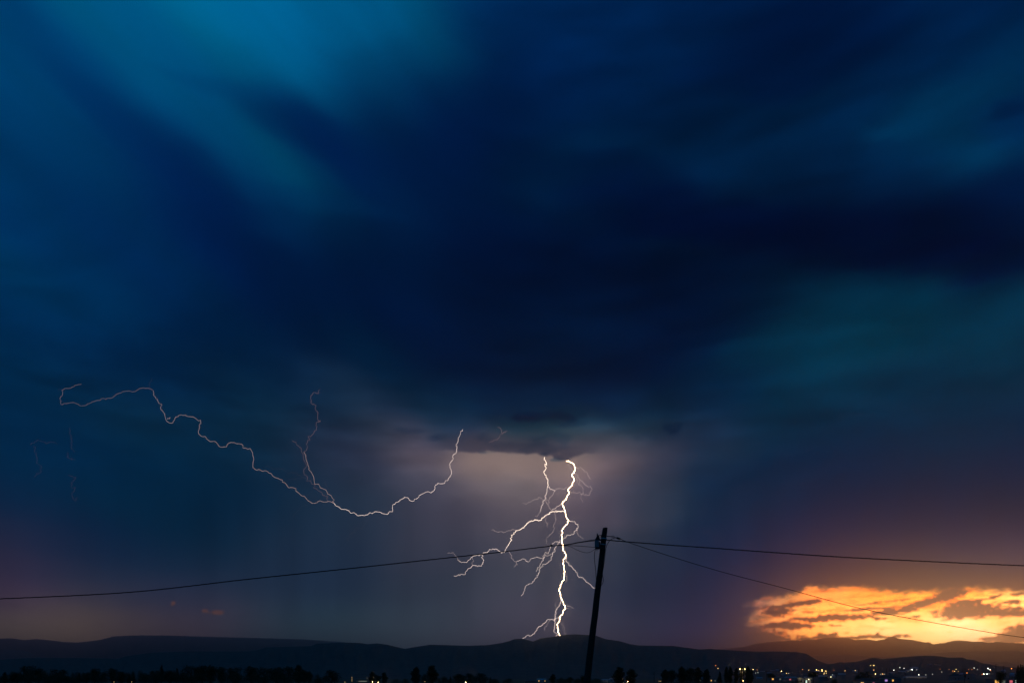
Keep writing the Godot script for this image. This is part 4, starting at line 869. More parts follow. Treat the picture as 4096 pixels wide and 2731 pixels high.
# ---------------------------------------------------------------- trees
var TREES := [[-327.5, 440, 7.4, 3.9, "cone", "pointed conical tree, first from left in the far left treeline", "trees in the far left treeline"], [-312.2, 430, 7.6, 6.1, "round", "round-crowned tree, second from left in the far left treeline", "trees in the far left treeline"], [-319, 450, 12.2, 7.2, "broad", "wide spreading tree, third from left in the far left treeline", "trees in the far left treeline"], [-326.1, 470, 10.5, 5.7, "round", "round-crowned tree, fourth from left in the far left treeline", "trees in the far left treeline"], [-291, 430, 7.3, 5.2, "low", "low bushy tree, fifth from left in the far left treeline", "trees in the far left treeline"], [-296.1, 445, 9.7, 7.6, "broad", "wide spreading tree, sixth from left in the far left treeline", "trees in the far left treeline"], [-279.9, 430, 5, 2.6, "round", "round-crowned tree, seventh from left in the far left treeline", "trees in the far left treeline"], [-270.5, 420, 3.9, 3, "low", "low bushy tree, eighth from left in the far left treeline", "trees in the far left treeline"], [-279.2, 440, 7.2, 2.7, "cone", "pointed conical tree, ninth from left in the far left treeline", "trees in the far left treeline"], [-280.6, 450, 7.3, 4.2, "round", "round-crowned tree, tenth from left in the far left treeline", "trees in the far left treeline"], [-281.6, 460, 10.4, 4.5, "round", "round-crowned tree, eleventh from left in the far left treeline", "trees in the far left treeline"], [-264.7, 440, 7.7, 4.8, "low", "low bushy tree, twelfth from left in the far left treeline", "trees in the far left treeline"], [-266.7, 455, 10.2, 4.7, "round", "round-crowned tree, thirteenth from left in the far left treeline", "trees in the far left treeline"], [-251.7, 440, 8, 4.1, "round", "round-crowned tree, fourteenth from left in the far left treeline", "trees in the far left treeline"], [-241.5, 430, 6.7, 1.9, "cone", "pointed conical tree, fifteenth from left in the far left treeline", "trees in the far left treeline"], [-244.4, 440, 7.6, 1.9, "cone", "pointed conical tree, sixteenth from left in the far left treeline", "trees in the far left treeline"], [-233.5, 435, 7, 6.5, "low", "low bushy tree, seventeenth from left in the far left treeline", "trees in the far left treeline"], [-235, 450, 8.9, 5.7, "broad", "wide spreading tree, eighteenth from left in the far left treeline", "trees in the far left treeline"], [-241.5, 470, 12.8, 2.9, "cone", "pointed conical tree, nineteenth from left in the far left treeline", "trees in the far left treeline"], [-220.9, 440, 9, 5.6, "round", "round-crowned tree, twentieth from left in the far left treeline", "trees in the far left treeline"], [-221.1, 450, 10.3, 2.4, "cone", "pointed conical tree, first from left in the dense belt before the lit arcade", "trees in the dense belt before the lit arcade"], [-206.7, 430, 7.2, 4.7, "low", "low bushy tree, second from left in the dense belt before the lit arcade", "trees in the dense belt before the lit arcade"], [-211.4, 450, 12.2, 7.4, "broad", "wide spreading tree, third from left in the dense belt before the lit arcade", "trees in the dense belt before the lit arcade"], [-208.7, 460, 12.4, 6.3, "round", "round-crowned tree, fourth from left in the dense belt before the lit arcade", "trees in the dense belt before the lit arcade"], [-196.3, 445, 12.2, 5.4, "round", "round-crowned tree, fifth from left in the dense belt before the lit arcade", "trees in the dense belt before the lit arcade"], [-193.9, 455, 11.5, 4.5, "round", "round-crowned tree, sixth from left in the dense belt before the lit arcade", "trees in the dense belt before the lit arcade"], [-182.9, 450, 10.9, 7.4, "broad", "wide spreading tree, seventh from left in the dense belt before the lit arcade", "trees in the dense belt before the lit arcade"], [-176, 460, 11.6, 6.8, "round", "round-crowned tree, eighth from left in the dense belt before the lit arcade", "trees in the dense belt before the lit arcade"], [-161.5, 445, 10.9, 7.3, "broad", "wide spreading tree, ninth from left in the dense belt before the lit arcade", "trees in the dense belt before the lit arcade"], [-156.6, 455, 11, 6.7, "round", "round-crowned tree, tenth from left in the dense belt before the lit arcade", "trees in the dense belt before the lit arcade"], [-147.6, 450, 11.6, 7.4, "broad", "wide spreading tree, eleventh from left in the dense belt before the lit arcade", "trees in the dense belt before the lit arcade"], [-144, 460, 12.4, 4.4, "tall", "tall upright tree, twelfth from left in the dense belt before the lit arcade", "trees in the dense belt before the lit arcade"], [-133.9, 440, 8.9, 3.1, "round", "round-crowned tree, thirteenth from left in the dense belt before the lit arcade", "trees in the dense belt before the lit arcade"], [-134.1, 450, 8.3, 3.2, "round", "round-crowned tree, fourteenth from left in the dense belt before the lit arcade", "trees in the dense belt before the lit arcade"], [-119.5, 420, 3.9, 3.2, "low", "low bushy tree, fifteenth from left in the dense belt before the lit arcade", "trees in the dense belt before the lit arcade"], [-119, 430, 5.4, 4, "low", "low bushy tree, sixteenth from left in the dense belt before the lit arcade", "trees in the dense belt before the lit arcade"], [-119, 450, 9.1, 7.4, "broad", "wide spreading tree, seventeenth from left in the dense belt before the lit arcade", "trees in the dense belt before the lit arcade"], [-90.1, 440, 7.7, 3.3, "tall", "tall upright tree, first from left of those between arcade and leaning pole", "trees of those between arcade and leaning pole"], [-78.7, 400, 5.4, 2.4, "round", "round-crowned tree, second from left of those between arcade and leaning pole", "trees of those between arcade and leaning pole"], [-82.5, 440, 7.1, 2.8, "tall", "tall upright tree, third from left of those between arcade and leaning pole", "trees of those between arcade and leaning pole"], [-60.5, 430, 10.6, 4.3, "tall", "tall upright tree, fourth from left of those between arcade and leaning pole", "trees of those between arcade and leaning pole"], [-53.8, 420, 6.7, 4.2, "low", "low bushy tree, fifth from left of those between arcade and leaning pole", "trees of those between arcade and leaning pole"], [-51.7, 440, 11.6, 5.4, "tall", "tall upright tree, sixth from left of those between arcade and leaning pole", "trees of those between arcade and leaning pole"], [-45.1, 450, 4.8, 5.2, "low", "low bushy tree, seventh from left of those between arcade and leaning pole", "trees of those between arcade and leaning pole"], [-39, 430, 4.7, 1.5, "cone", "pointed conical tree, eighth from left of those between arcade and leaning pole", "trees of those between arcade and leaning pole"], [-37.6, 480, 6.6, 5.3, "round", "round-crowned tree, ninth from left of those between arcade and leaning pole", "trees of those between arcade and leaning pole"], [-30.9, 490, 7.2, 5.9, "broad", "wide spreading tree, tenth from left of those between arcade and leaning pole", "trees of those between arcade and leaning pole"], [-22, 480, 7.1, 7.9, "broad", "wide spreading tree, eleventh from left of those between arcade and leaning pole", "trees of those between arcade and leaning pole"], [-14, 440, 4.3, 1.2, "cone", "pointed conical tree, twelfth from left of those between arcade and leaning pole", "trees of those between arcade and leaning pole"], [-11, 430, 3.1, 5.2, "low", "low bushy tree, thirteenth from left of those between arcade and leaning pole", "trees of those between arcade and leaning pole"], [-2.7, 440, 3.5, 5.3, "low", "low bushy tree, fourteenth from left of those between arcade and leaning pole", "trees of those between arcade and leaning pole"], [26.4, 440, 6, 2.8, "tall", "tall upright tree, fifteenth from left of those between arcade and leaning pole", "trees of those between arcade and leaning pole"], [31.2, 430, 4, 4.3, "low", "low bushy tree, sixteenth from left of those between arcade and leaning pole", "trees of those between arcade and leaning pole"], [37.4, 440, 4.3, 2.7, "round", "round-crowned tree, seventeenth from left of those between arcade and leaning pole", "trees of those between arcade and leaning pole"], [40.9, 430, 3.7, 3.3, "low", "low bushy tree, eighteenth from left of those between arcade and leaning pole", "trees of those between arcade and leaning pole"], [45.5, 430, 5.4, 3.1, "round", "round-crowned tree, nineteenth from left of those between arcade and leaning pole", "trees of those between arcade and leaning pole"], [52, 430, 3.6, 4, "low", "low bushy tree, first from left just right of the leaning pole", "trees just right of the leaning pole"], [61.4, 390, 9.9, 4.6, "tall", "tall upright tree, second from left just right of the leaning pole", "trees just right of the leaning pole"], [66.5, 380, 8.7, 4.2, "tall", "tall upright tree, third from left just right of the leaning pole", "trees just right of the leaning pole"], [96.4, 430, 9.2, 3.2, "tall", "tall upright tree, first from left in the grove behind the pale houses", "trees in the grove behind the pale houses"], [103, 440, 9, 4.8, "round", "round-crowned tree, second from left in the grove behind the pale houses", "trees in the grove behind the pale houses"], [107.1, 430, 10.8, 4.6, "tall", "tall upright tree, third from left in the grove behind the pale houses", "trees in the grove behind the pale houses"], [115, 440, 10.5, 4.8, "round", "round-crowned tree, fourth from left in the grove behind the pale houses", "trees in the grove behind the pale houses"], [117.3, 430, 10.3, 3.9, "tall", "tall upright tree, fifth from left in the grove behind the pale houses", "trees in the grove behind the pale houses"], [125.5, 440, 9.3, 3.5, "tall", "tall upright tree, sixth from left in the grove behind the pale houses", "trees in the grove behind the pale houses"], [124.8, 410, 7.7, 2, "cone", "pointed conical tree, first from left in the poplar row right of the grove", "trees in the poplar row right of the grove"], [132, 420, 10.7, 2, "tall", "tall upright tree, second from left in the poplar row right of the grove", "trees in the poplar row right of the grove"], [136, 425, 10.7, 2.2, "tall", "tall upright tree, third from left in the poplar row right of the grove", "trees in the poplar row right of the grove"], [138.1, 420, 10, 2, "tall", "tall upright tree, fourth from left in the poplar row right of the grove", "trees in the poplar row right of the grove"], [145, 430, 10.5, 2.3, "tall", "tall upright tree, fifth from left in the poplar row right of the grove", "trees in the poplar row right of the grove"], [145.3, 420, 10.8, 2.6, "tall", "tall upright tree, sixth from left in the poplar row right of the grove", "trees in the poplar row right of the grove"], [151, 430, 9.2, 1.7, "tall", "tall upright tree, seventh from left in the poplar row right of the grove", "trees in the poplar row right of the grove"], [159.2, 420, 6.5, 3.7, "umbrella", "flat-topped umbrella-shaped tree, first from left among the houses at the right", "trees among the houses at the right"], [144.3, 345, 3.1, 3.4, "low", "low bushy tree, second from left among the houses at the right", "trees among the houses at the right"], [176.9, 400, 7.3, 5.1, "umbrella", "flat-topped umbrella-shaped tree, third from left among the houses at the right", "trees among the houses at the right"], [170.3, 360, 3.4, 3, "low", "low bushy tree, fourth from left among the houses at the right", "trees among the houses at the right"], [213.3, 420, 6, 3.2, "low", "low bushy tree, fifth from left among the houses at the right", "trees among the houses at the right"], [212.4, 410, 7.8, 4.5, "broad", "wide spreading tree, sixth from left among the houses at the right", "trees among the houses at the right"], [278.4, 420, 10.7, 2.6, "bare", "bare leafless tree, seventh from left among the houses at the right", "trees among the houses at the right"], [293.7, 410, 8.1, 3.6, "round", "round-crowned tree, eighth from left among the houses at the right", "trees among the houses at the right"], [593.5, 800, 18.3, 2.1, "tall", "tall upright tree, ninth from left among the houses at the right", "trees among the houses at the right"], [604.2, 810, 19.3, 2.1, "tall", "tall upright tree, tenth from left among the houses at the right", "trees among the houses at the right"], [290.9, 390, 6.8, 3.9, "broad", "wide spreading tree, eleventh from left among the houses at the right", "trees among the houses at the right"], [599.3, 800, 18.6, 2.1, "tall", "tall upright tree, twelfth from left among the houses at the right", "trees among the houses at the right"]]
var BUSHES := [[-319.1, 429.7, 6.5, 4, "hedge", "low dark bush, first from left under the far left treeline", "low bushes under the far left treeline"], [-320, 436.9, 9.4, 3.4, "hedge", "low dark bush, second from left under the far left treeline", "low bushes under the far left treeline"], [-307.5, 426, 6.1, 2.8, "hedge", "low dark bush, third from left under the far left treeline", "low bushes under the far left treeline"], [-292.7, 409.9, 7.3, 3.3, "hedge", "low dark bush, fourth from left under the far left treeline", "low bushes under the far left treeline"], [-288.7, 408.7, 8.2, 3.8, "hedge", "low dark bush, fifth from left under the far left treeline", "low bushes under the far left treeline"], [-281.8, 406.4, 6.4, 2.7, "hedge", "low dark bush, sixth from left under the far left treeline", "low bushes under the far left treeline"], [-277.2, 405.1, 9.1, 3.7, "hedge", "low dark bush, seventh from left under the far left treeline", "low bushes under the far left treeline"], [-276.4, 408.6, 5.8, 3.7, "hedge", "low dark bush, eighth from left under the far left treeline", "low bushes under the far left treeline"], [-292.2, 438.5, 7.5, 3.7, "hedge", "low dark bush, ninth from left under the far left treeline", "low bushes under the far left treeline"], [-287.5, 437.6, 6.9, 4.1, "hedge", "low dark bush, tenth from left under the far left treeline", "low bushes under the far left treeline"], [-265.4, 412, 7.9, 2.8, "hedge", "low dark bush, eleventh from left under the far left treeline", "low bushes under the far left treeline"], [-256.8, 402.6, 8, 3.3, "hedge", "low dark bush, twelfth from left under the far left treeline", "low bushes under the far left treeline"], [-268.5, 427.1, 8.1, 3.1, "hedge", "low dark bush, thirteenth from left under the far left treeline", "low bushes under the far left treeline"], [-258, 419.2, 8.1, 3.3, "hedge", "low dark bush, fourteenth from left under the far left treeline", "low bushes under the far left treeline"], [-243.8, 402.3, 5.8, 2.5, "hedge", "low dark bush, fifteenth from left under the far left treeline", "low bushes under the far left treeline"], [-258.6, 433.8, 9.4, 3.8, "hedge", "low dark bush, sixteenth from left under the far left treeline", "low bushes under the far left treeline"], [-247.4, 423.1, 9.3, 2.7, "hedge", "low dark bush, first from left under the middle of the left treeline", "low bushes under the middle of the left treeline"], [-252.5, 438.2, 8.7, 3.8, "hedge", "low dark bush, second from left under the middle of the left treeline", "low bushes under the middle of the left treeline"], [-246.6, 437.7, 8.2, 3.2, "hedge", "low dark bush, third from left under the middle of the left treeline", "low bushes under the middle of the left treeline"], [-239.6, 431, 9, 3.7, "hedge", "low dark bush, fourth from left under the middle of the left treeline", "low bushes under the middle of the left treeline"], [-236.9, 434.4, 9.3, 4.1, "hedge", "low dark bush, fifth from left under the middle of the left treeline", "low bushes under the middle of the left treeline"], [-222.9, 413.6, 7.1, 3.8, "hedge", "low dark bush, sixth from left under the middle of the left treeline", "low bushes under the middle of the left treeline"], [-230.9, 437, 7.5, 3.2, "hedge", "low dark bush, seventh from left under the middle of the left treeline", "low bushes under the middle of the left treeline"], [-211.4, 407.1, 8.9, 2.7, "hedge", "low dark bush, eighth from left under the middle of the left treeline", "low bushes under the middle of the left treeline"], [-223.5, 439.9, 8.9, 2.8, "hedge", "low dark bush, ninth from left under the middle of the left treeline", "low bushes under the middle of the left treeline"], [-209.6, 421.3, 7.8, 3, "hedge", "low dark bush, tenth from left under the middle of the left treeline", "low bushes under the middle of the left treeline"], [-212.1, 433.1, 7.8, 3.3, "hedge", "low dark bush, eleventh from left under the middle of the left treeline", "low bushes under the middle of the left treeline"], [-210.8, 436.6, 9.3, 3.4, "hedge", "low dark bush, twelfth from left under the middle of the left treeline", "low bushes under the middle of the left treeline"], [-190.5, 405.2, 6.6, 3.8, "hedge", "low dark bush, thirteenth from left under the middle of the left treeline", "low bushes under the middle of the left treeline"], [-199.2, 431.5, 9, 3.3, "hedge", "low dark bush, fourteenth from left under the middle of the left treeline", "low bushes under the middle of the left treeline"], [-197.1, 433.8, 8.3, 3.3, "hedge", "low dark bush, fifteenth from left under the middle of the left treeline", "low bushes under the middle of the left treeline"], [-191.5, 434.1, 5.9, 3.4, "hedge", "low dark bush, sixteenth from left under the middle of the left treeline", "low bushes under the middle of the left treeline"], [-183.1, 429.2, 7.6, 3.1, "hedge", "low dark bush, first from left under the dense belt before the lit arcade", "low bushes under the dense belt before the lit arcade"], [-169.5, 405.9, 7.8, 3.8, "hedge", "low dark bush, second from left under the dense belt before the lit arcade", "low bushes under the dense belt before the lit arcade"], [-172.5, 425.1, 7.5, 3.1, "hedge", "low dark bush, third from left under the dense belt before the lit arcade", "low bushes under the dense belt before the lit arcade"], [-164.5, 410.9, 6.5, 3.7, "hedge", "low dark bush, fourth from left under the dense belt before the lit arcade", "low bushes under the dense belt before the lit arcade"], [-168.1, 431.4, 6.6, 3.7, "hedge", "low dark bush, fifth from left under the dense belt before the lit arcade", "low bushes under the dense belt before the lit arcade"], [-163.1, 430.4, 8.1, 3.7, "hedge", "low dark bush, sixth from left under the dense belt before the lit arcade", "low bushes under the dense belt before the lit arcade"], [-155.7, 419.4, 6.5, 3.6, "hedge", "low dark bush, seventh from left under the dense belt before the lit arcade", "low bushes under the dense belt before the lit arcade"], [-158.4, 437.8, 7.1, 3.6, "hedge", "low dark bush, eighth from left under the dense belt before the lit arcade", "low bushes under the dense belt before the lit arcade"], [-149.2, 421.9, 8.4, 3.6, "hedge", "low dark bush, ninth from left under the dense belt before the lit arcade", "low bushes under the dense belt before the lit arcade"], [-148.1, 432.7, 7.1, 3.8, "hedge", "low dark bush, tenth from left under the dense belt before the lit arcade", "low bushes under the dense belt before the lit arcade"], [-142, 425.8, 6.7, 3.8, "hedge", "low dark bush, eleventh from left under the dense belt before the lit arcade", "low bushes under the dense belt before the lit arcade"], [-140.6, 433.7, 6.2, 3.7, "hedge", "low dark bush, twelfth from left under the dense belt before the lit arcade", "low bushes under the dense belt before the lit arcade"], [-136.7, 438.3, 7.6, 3.5, "hedge", "low dark bush, thirteenth from left under the dense belt before the lit arcade", "low bushes under the dense belt before the lit arcade"], [-132.7, 433.5, 6, 3.4, "hedge", "low dark bush, fourteenth from left under the dense belt before the lit arcade", "low bushes under the dense belt before the lit arcade"], [-126.3, 428.8, 6.7, 2.9, "hedge", "low dark bush, fifteenth from left under the dense belt before the lit arcade", "low bushes under the dense belt before the lit arcade"], [-120.5, 423.2, 6.9, 3.2, "hedge", "low dark bush, sixteenth from left under the dense belt before the lit arcade", "low bushes under the dense belt before the lit arcade"], [-73.3, 431, 3.5, 3.7, "hedge", "low dark bush, first from left between the lit arcade and the leaning pole", "low bushes between the lit arcade and the leaning pole"], [-63.6, 406.4, 3.8, 3.4, "hedge", "low dark bush, second from left between the lit arcade and the leaning pole", "low bushes between the lit arcade and the leaning pole"], [-59.7, 427.4, 3.6, 2.7, "hedge", "low dark bush, third from left between the lit arcade and the leaning pole", "low bushes between the lit arcade and the leaning pole"], [-50.1, 409, 4.3, 2.7, "hedge", "low dark bush, fourth from left between the lit arcade and the leaning pole", "low bushes between the lit arcade and the leaning pole"], [-43.6, 407.3, 4.1, 2.6, "hedge", "low dark bush, fifth from left between the lit arcade and the leaning pole", "low bushes between the lit arcade and the leaning pole"], [-37.5, 415.2, 3.6, 3.4, "hedge", "low dark bush, sixth from left between the lit arcade and the leaning pole", "low bushes between the lit arcade and the leaning pole"], [-32.8, 436.1, 4.3, 3.3, "hedge", "low dark bush, seventh from left between the lit arcade and the leaning pole", "low bushes between the lit arcade and the leaning pole"], [-24.5, 416.4, 4.2, 3.7, "hedge", "low dark bush, eighth from left between the lit arcade and the leaning pole", "low bushes between the lit arcade and the leaning pole"], [-17, 401.4, 3.6, 2.6, "hedge", "low dark bush, ninth from left between the lit arcade and the leaning pole", "low bushes between the lit arcade and the leaning pole"], [-10.5, 413.6, 3.6, 3.9, "hedge", "low dark bush, tenth from left between the lit arcade and the leaning pole", "low bushes between the lit arcade and the leaning pole"], [27.1, 416.8, 3.4, 3.5, "hedge", "low dark bush, first from left around the leaning pole foot", "low bushes around the leaning pole foot"], [32.2, 405.7, 3.6, 3.3, "hedge", "low dark bush, second from left around the leaning pole foot", "low bushes around the leaning pole foot"], [43, 438.7, 3.6, 3.2, "hedge", "low dark bush, third from left around the leaning pole foot", "low bushes around the leaning pole foot"], [45.5, 400, 4.2, 3.2, "hedge", "low dark bush, fourth from left around the leaning pole foot", "low bushes around the leaning pole foot"], [52.2, 405.6, 3.6, 3.7, "hedge", "low dark bush, fifth from left around the leaning pole foot", "low bushes around the leaning pole foot"], [93.4, 417.3, 4.1, 3, "hedge", "low dark bush, first from left under the grove behind the pale houses", "low bushes under the grove behind the pale houses"], [100.4, 415.2, 3.2, 3.8, "hedge", "low dark bush, second from left under the grove behind the pale houses", "low bushes under the grove behind the pale houses"], [104.9, 410.4, 3.2, 3.2, "hedge", "low dark bush, third from left under the grove behind the pale houses", "low bushes under the grove behind the pale houses"], [111.5, 412.8, 3.2, 3.2, "hedge", "low dark bush, fourth from left under the grove behind the pale houses", "low bushes under the grove behind the pale houses"], [119.5, 419.1, 4.2, 3.5, "hedge", "low dark bush, fifth from left under the grove behind the pale houses", "low bushes under the grove behind the pale houses"]]
const KINDS := {
	"round": {"h": 11.0, "w": 3.6, "lobes": [[0, 0.66, 0, 0.75, 0.3], [0.4, 0.55, 0.2, 0.55, 0.25], [-0.45, 0.52, -0.1, 0.5, 0.25], [0.1, 0.82, -0.2, 0.45, 0.17], [-0.2, 0.75, 0.3, 0.5, 0.2], [0.1, 0.34, 0.1, 0.75, 0.22], [-0.3, 0.2, 0, 0.6, 0.2]]},
	"broad": {"h": 11.0, "w": 5.0, "lobes": [[0, 0.7, 0, 0.55, 0.28], [0.55, 0.58, 0.1, 0.45, 0.25], [-0.55, 0.6, 0.2, 0.45, 0.26], [0.25, 0.82, -0.3, 0.35, 0.16], [-0.3, 0.8, 0.2, 0.4, 0.18], [0.7, 0.35, 0, 0.3, 0.22], [-0.72, 0.36, 0, 0.28, 0.22], [0, 0.35, 0, 0.8, 0.28], [0.2, 0.18, 0, 0.7, 0.18]]},
	"low": {"h": 6.0, "w": 4.0, "lobes": [[0, 0.6, 0, 0.6, 0.36], [0.5, 0.45, 0.1, 0.48, 0.34], [-0.5, 0.42, 0.1, 0.48, 0.33], [0.2, 0.72, 0, 0.35, 0.25], [0, 0.22, 0, 0.85, 0.2]]},
	"hedge": {"h": 4.5, "w": 4.5, "lobes": [[0, 0.5, 0, 0.6, 0.4], [0.5, 0.4, 0.1, 0.5, 0.38], [-0.5, 0.38, 0.1, 0.5, 0.36], [0.25, 0.66, 0, 0.35, 0.28], [-0.3, 0.6, 0, 0.3, 0.3], [0, 0.2, 0, 0.95, 0.22]]},
	"cone": {"h": 10.0, "w": 2.4, "lobes": [[0, 0.2, 0, 0.9, 0.15], [0, 0.36, 0, 0.78, 0.15], [0.05, 0.52, 0, 0.6, 0.15], [-0.05, 0.66, 0, 0.45, 0.14], [0, 0.79, 0, 0.3, 0.12], [0, 0.91, 0, 0.16, 0.09]]},
	"tall": {"h": 13.0, "w": 2.8, "lobes": [[0, 0.25, 0, 0.7, 0.2], [0.15, 0.45, 0, 0.75, 0.2], [-0.15, 0.6, 0.1, 0.7, 0.18], [0.2, 0.74, 0, 0.5, 0.15], [-0.2, 0.82, 0, 0.42, 0.13], [0.05, 0.91, 0, 0.3, 0.09]]},
	"umbrella": {"h": 8.0, "w": 5.0, "lobes": [[0, 0.86, 0, 0.6, 0.13], [0.5, 0.8, 0.2, 0.45, 0.12], [-0.5, 0.79, -0.1, 0.48, 0.12], [0.1, 0.72, 0.3, 0.5, 0.12], [-0.2, 0.68, -0.3, 0.35, 0.1]]},
	"bare": {"h": 9.0, "w": 3.0, "lobes": []}}

func make_tree(kind: String, variant: int) -> Array:
	var k: Dictionary = KINDS[kind]
	var h: float = k.h
	var w: float = k.w
	var r := RandomNumberGenerator.new()
	r.seed = hash(kind) + variant * 97
	var st := shape()
	var lean := Vector3(r.randf_range(-0.4, 0.4), 0, r.randf_range(-0.4, 0.4))
	var fork := h * (0.3 if kind != "umbrella" else 0.45)
	tube(st, [Vector3(0, -0.3, 0), Vector3(0, fork * 0.5, 0) + lean * 0.4, Vector3(0, fork, 0) + lean, Vector3(0, h * 0.86, 0) + lean * 1.2], [h * 0.026, h * 0.02, h * 0.016, h * 0.004], 7)
	var tips := []
	for l in k.lobes:
		tips.append(Vector3(l[0] * w, l[1] * h, l[2] * w))
	if kind == "bare":
		for i in 11:
			var a := r.randf() * TAU
			tips.append(Vector3(cos(a) * w * r.randf_range(0.4, 1.0), h * r.randf_range(0.55, 1.0), sin(a) * w * r.randf_range(0.4, 1.0)))
	for p in tips:
		var s := Vector3(0, minf(fork * r.randf_range(0.8, 1.4), p.y * 0.8), 0) + lean
		var mid: Vector3 = s.lerp(p, 0.5) + Vector3(0, h * 0.03, 0)
		tube(st, [s, mid, p], [h * 0.01, h * 0.006, h * 0.002], 5)
		if kind == "bare":
			for j in 3:
				tube(st, [mid.lerp(p, 0.3 * j), p + Vector3(r.randf_range(-1, 1), r.randf_range(-0.6, 0.9), r.randf_range(-1, 1))], [h * 0.004, h * 0.0012], 4)
	var trunk := done(st)
	var crown: ArrayMesh = null
	if not k.lobes.is_empty():
		st = shape()
		st.set_smooth_group(-1)
		var total := 0.0
		for l in k.lobes:
			total += l[3] * l[4]
		for l in k.lobes:
			var count := int(1900.0 * l[3] * l[4] / total)
			var jit := Vector3(r.randf_range(-0.1, 0.1), r.randf_range(-0.03, 0.03), r.randf_range(-0.1, 0.1))
			for i in count:
				var dir := Vector3(r.randfn(), r.randfn(), r.randfn()).normalized()
				var rad := pow(r.randf(), 0.4) * r.randf_range(0.8, 1.12)
				var p := Vector3((l[0] + jit.x) * w, (l[1] + jit.y) * h, (l[2] + jit.z) * w) + Vector3(dir.x * l[3] * w, dir.y * l[4] * h, dir.z * l[3] * w) * rad
				p.y = minf(maxf(p.y, 0.15), h)
				var s := r.randf_range(0.22, 0.42) * h / 11.0
				var b := Basis.from_euler(Vector3(r.randf() * TAU, r.randf() * TAU, r.randf() * TAU))
				quad(st, p + b * Vector3(-s, 0, 0), p + b * Vector3(-s * 0.2, s * 0.6, 0), p + b * Vector3(s, 0, 0.1 * s), p + b * Vector3(-s * 0.1, -s * 0.6, 0))
		crown = done(st)
	return [trunk, crown]

func trees() -> void:
	var made := {}
	var i := 0
	for e in TREES + BUSHES:
		var kind: String = e[4]
		var variant := i % 3
		i += 1
		var key := kind + str(variant)
		if not made.has(key):
			made[key] = make_tree(kind, variant)
		var called: String = {"cone": "conifer_tree", "tall": "upright_tree", "low": "bushy_tree", "hedge": "bush", "umbrella": "umbrella_tree", "bare": "bare_tree"}.get(kind, "leafy_tree")
		var t := thing(called, e[5], "bush" if kind == "hedge" else "tree", Vector3(e[0], 0, -e[1]), e[6])
		t.rotation.y = rng.randf() * TAU
		var k: Dictionary = KINDS[kind]
		t.scale = Vector3(e[3] / k.w, e[2] / k.h, e[3] / k.w)
		part("trunk", made[key][0], M.bark, t)
		if made[key][1]:
			part("crown", made[key][1], M.needle if kind == "cone" else M.leaf, t)

# ---------------------------------------------------------------- houses
func roof_mesh(kind: String, w: float, dp: float, y: float, rise: float, over: float) -> ArrayMesh:
	var st := shape()
	st.set_smooth_group(-1)
	var x := w / 2 + over
	var z := dp / 2 + over
	var th := 0.12
	if kind == "flat":
		box(st, Vector3(0, y + 0.1, 0), Vector3(x * 2, 0.2, z * 2))
		return done(st)
	var a := Vector3(-x, y, z)
	var b := Vector3(x, y, z)
	var c := Vector3(x, y, -z)
	var e := Vector3(-x, y, -z)
	var r0 := Vector3(-x, y + rise, 0)
	var r1 := Vector3(x, y + rise, 0)
	if kind == "hip":
		r0.x = -maxf(x - z, 0.3)
		r1.x = maxf(x - z, 0.3)
	if kind == "front_gable":
		r0 = Vector3(0, y + rise, z)
		r1 = Vector3(0, y + rise, -z)
		quad(st, a, r0, r1, e)
		quad(st, b, c, r1, r0)
		for q in [[a, b, r0], [c, e, r1]]:
			for p in q:
				st.add_vertex(p)
	else:
		quad(st, a, r0, r1, b)
		quad(st, c, r1, r0, e)
		for q in [[a, e, r0], [b, r1, c]]:
			for p in q:
				st.add_vertex(p)
	quad(st, a, b, c, e)
	var dn := Vector3(0, -th, 0)
	for q in [[a, b], [b, c], [c, e], [e, a]]:
		quad(st, q[0], q[1], q[1] + dn, q[0] + dn)
	return done(st)

# windows: centre x, sill y, width, height, material name, part name
func house(called: String, label: String, x0: float, x1: float, z: float, eave: float, rise: float, kind: String, wall: Material, roof: Material, wins: Array, dp := 7.0, turn := 0.0, over := 0.45) -> Node3D:
	var w := absf(x1 - x0)
	var t := thing(called, label, "house", Vector3((x0 + x1) / 2, 0, -z - dp / 2), "houses of the village")
	t.rotation_degrees.y = turn
	var st := shape()
	box(st, Vector3(0, (eave - 0.1) / 2 - 0.1, 0), Vector3(w, eave + 0.1, dp))
	part("wall", done(st), wall, t)
	var rf := part("roof", roof_mesh(kind, w, dp, eave + 0.02, rise, over), roof, t)
	st = shape()
	box(st, Vector3(0, eave - 0.06, dp / 2 + over + 0.04), Vector3(w + over * 2, 0.14, 0.06))
	part("gutter", done(st), M.trim, rf)
	for q in wins:
		var cx: float = q[0]
		var fr := shape()
		var b := 0.08
		for f in [[0, q[3] / 2 + b / 2, q[2] + 2 * b, b], [0, -q[3] / 2 - b / 2, q[2] + 2 * b, b], [-q[2] / 2 - b / 2, 0, b, q[3]], [q[2] / 2 + b / 2, 0, b, q[3]]]:
			box(fr, Vector3(cx + f[0], q[1] + q[3] / 2 + f[1], dp / 2 + 0.05), Vector3(f[2], f[3], 0.1))
		var o := part(q[5], done(fr), M.trim, t)
		var pn := shape()
		var nx := 2 if q[2] > 0.9 and q[5] == "window" else 1
		for i in nx:
			box(pn, Vector3(cx + (i - (nx - 1) / 2.0) * q[2] / nx, q[1] + q[3] / 2, dp / 2 + 0.03), Vector3(q[2] / nx - 0.05, q[3] - 0.04, 0.04))
		part("pane" if q[5] == "window" else "leaf", done(pn), M[q[4]], o)
	return t

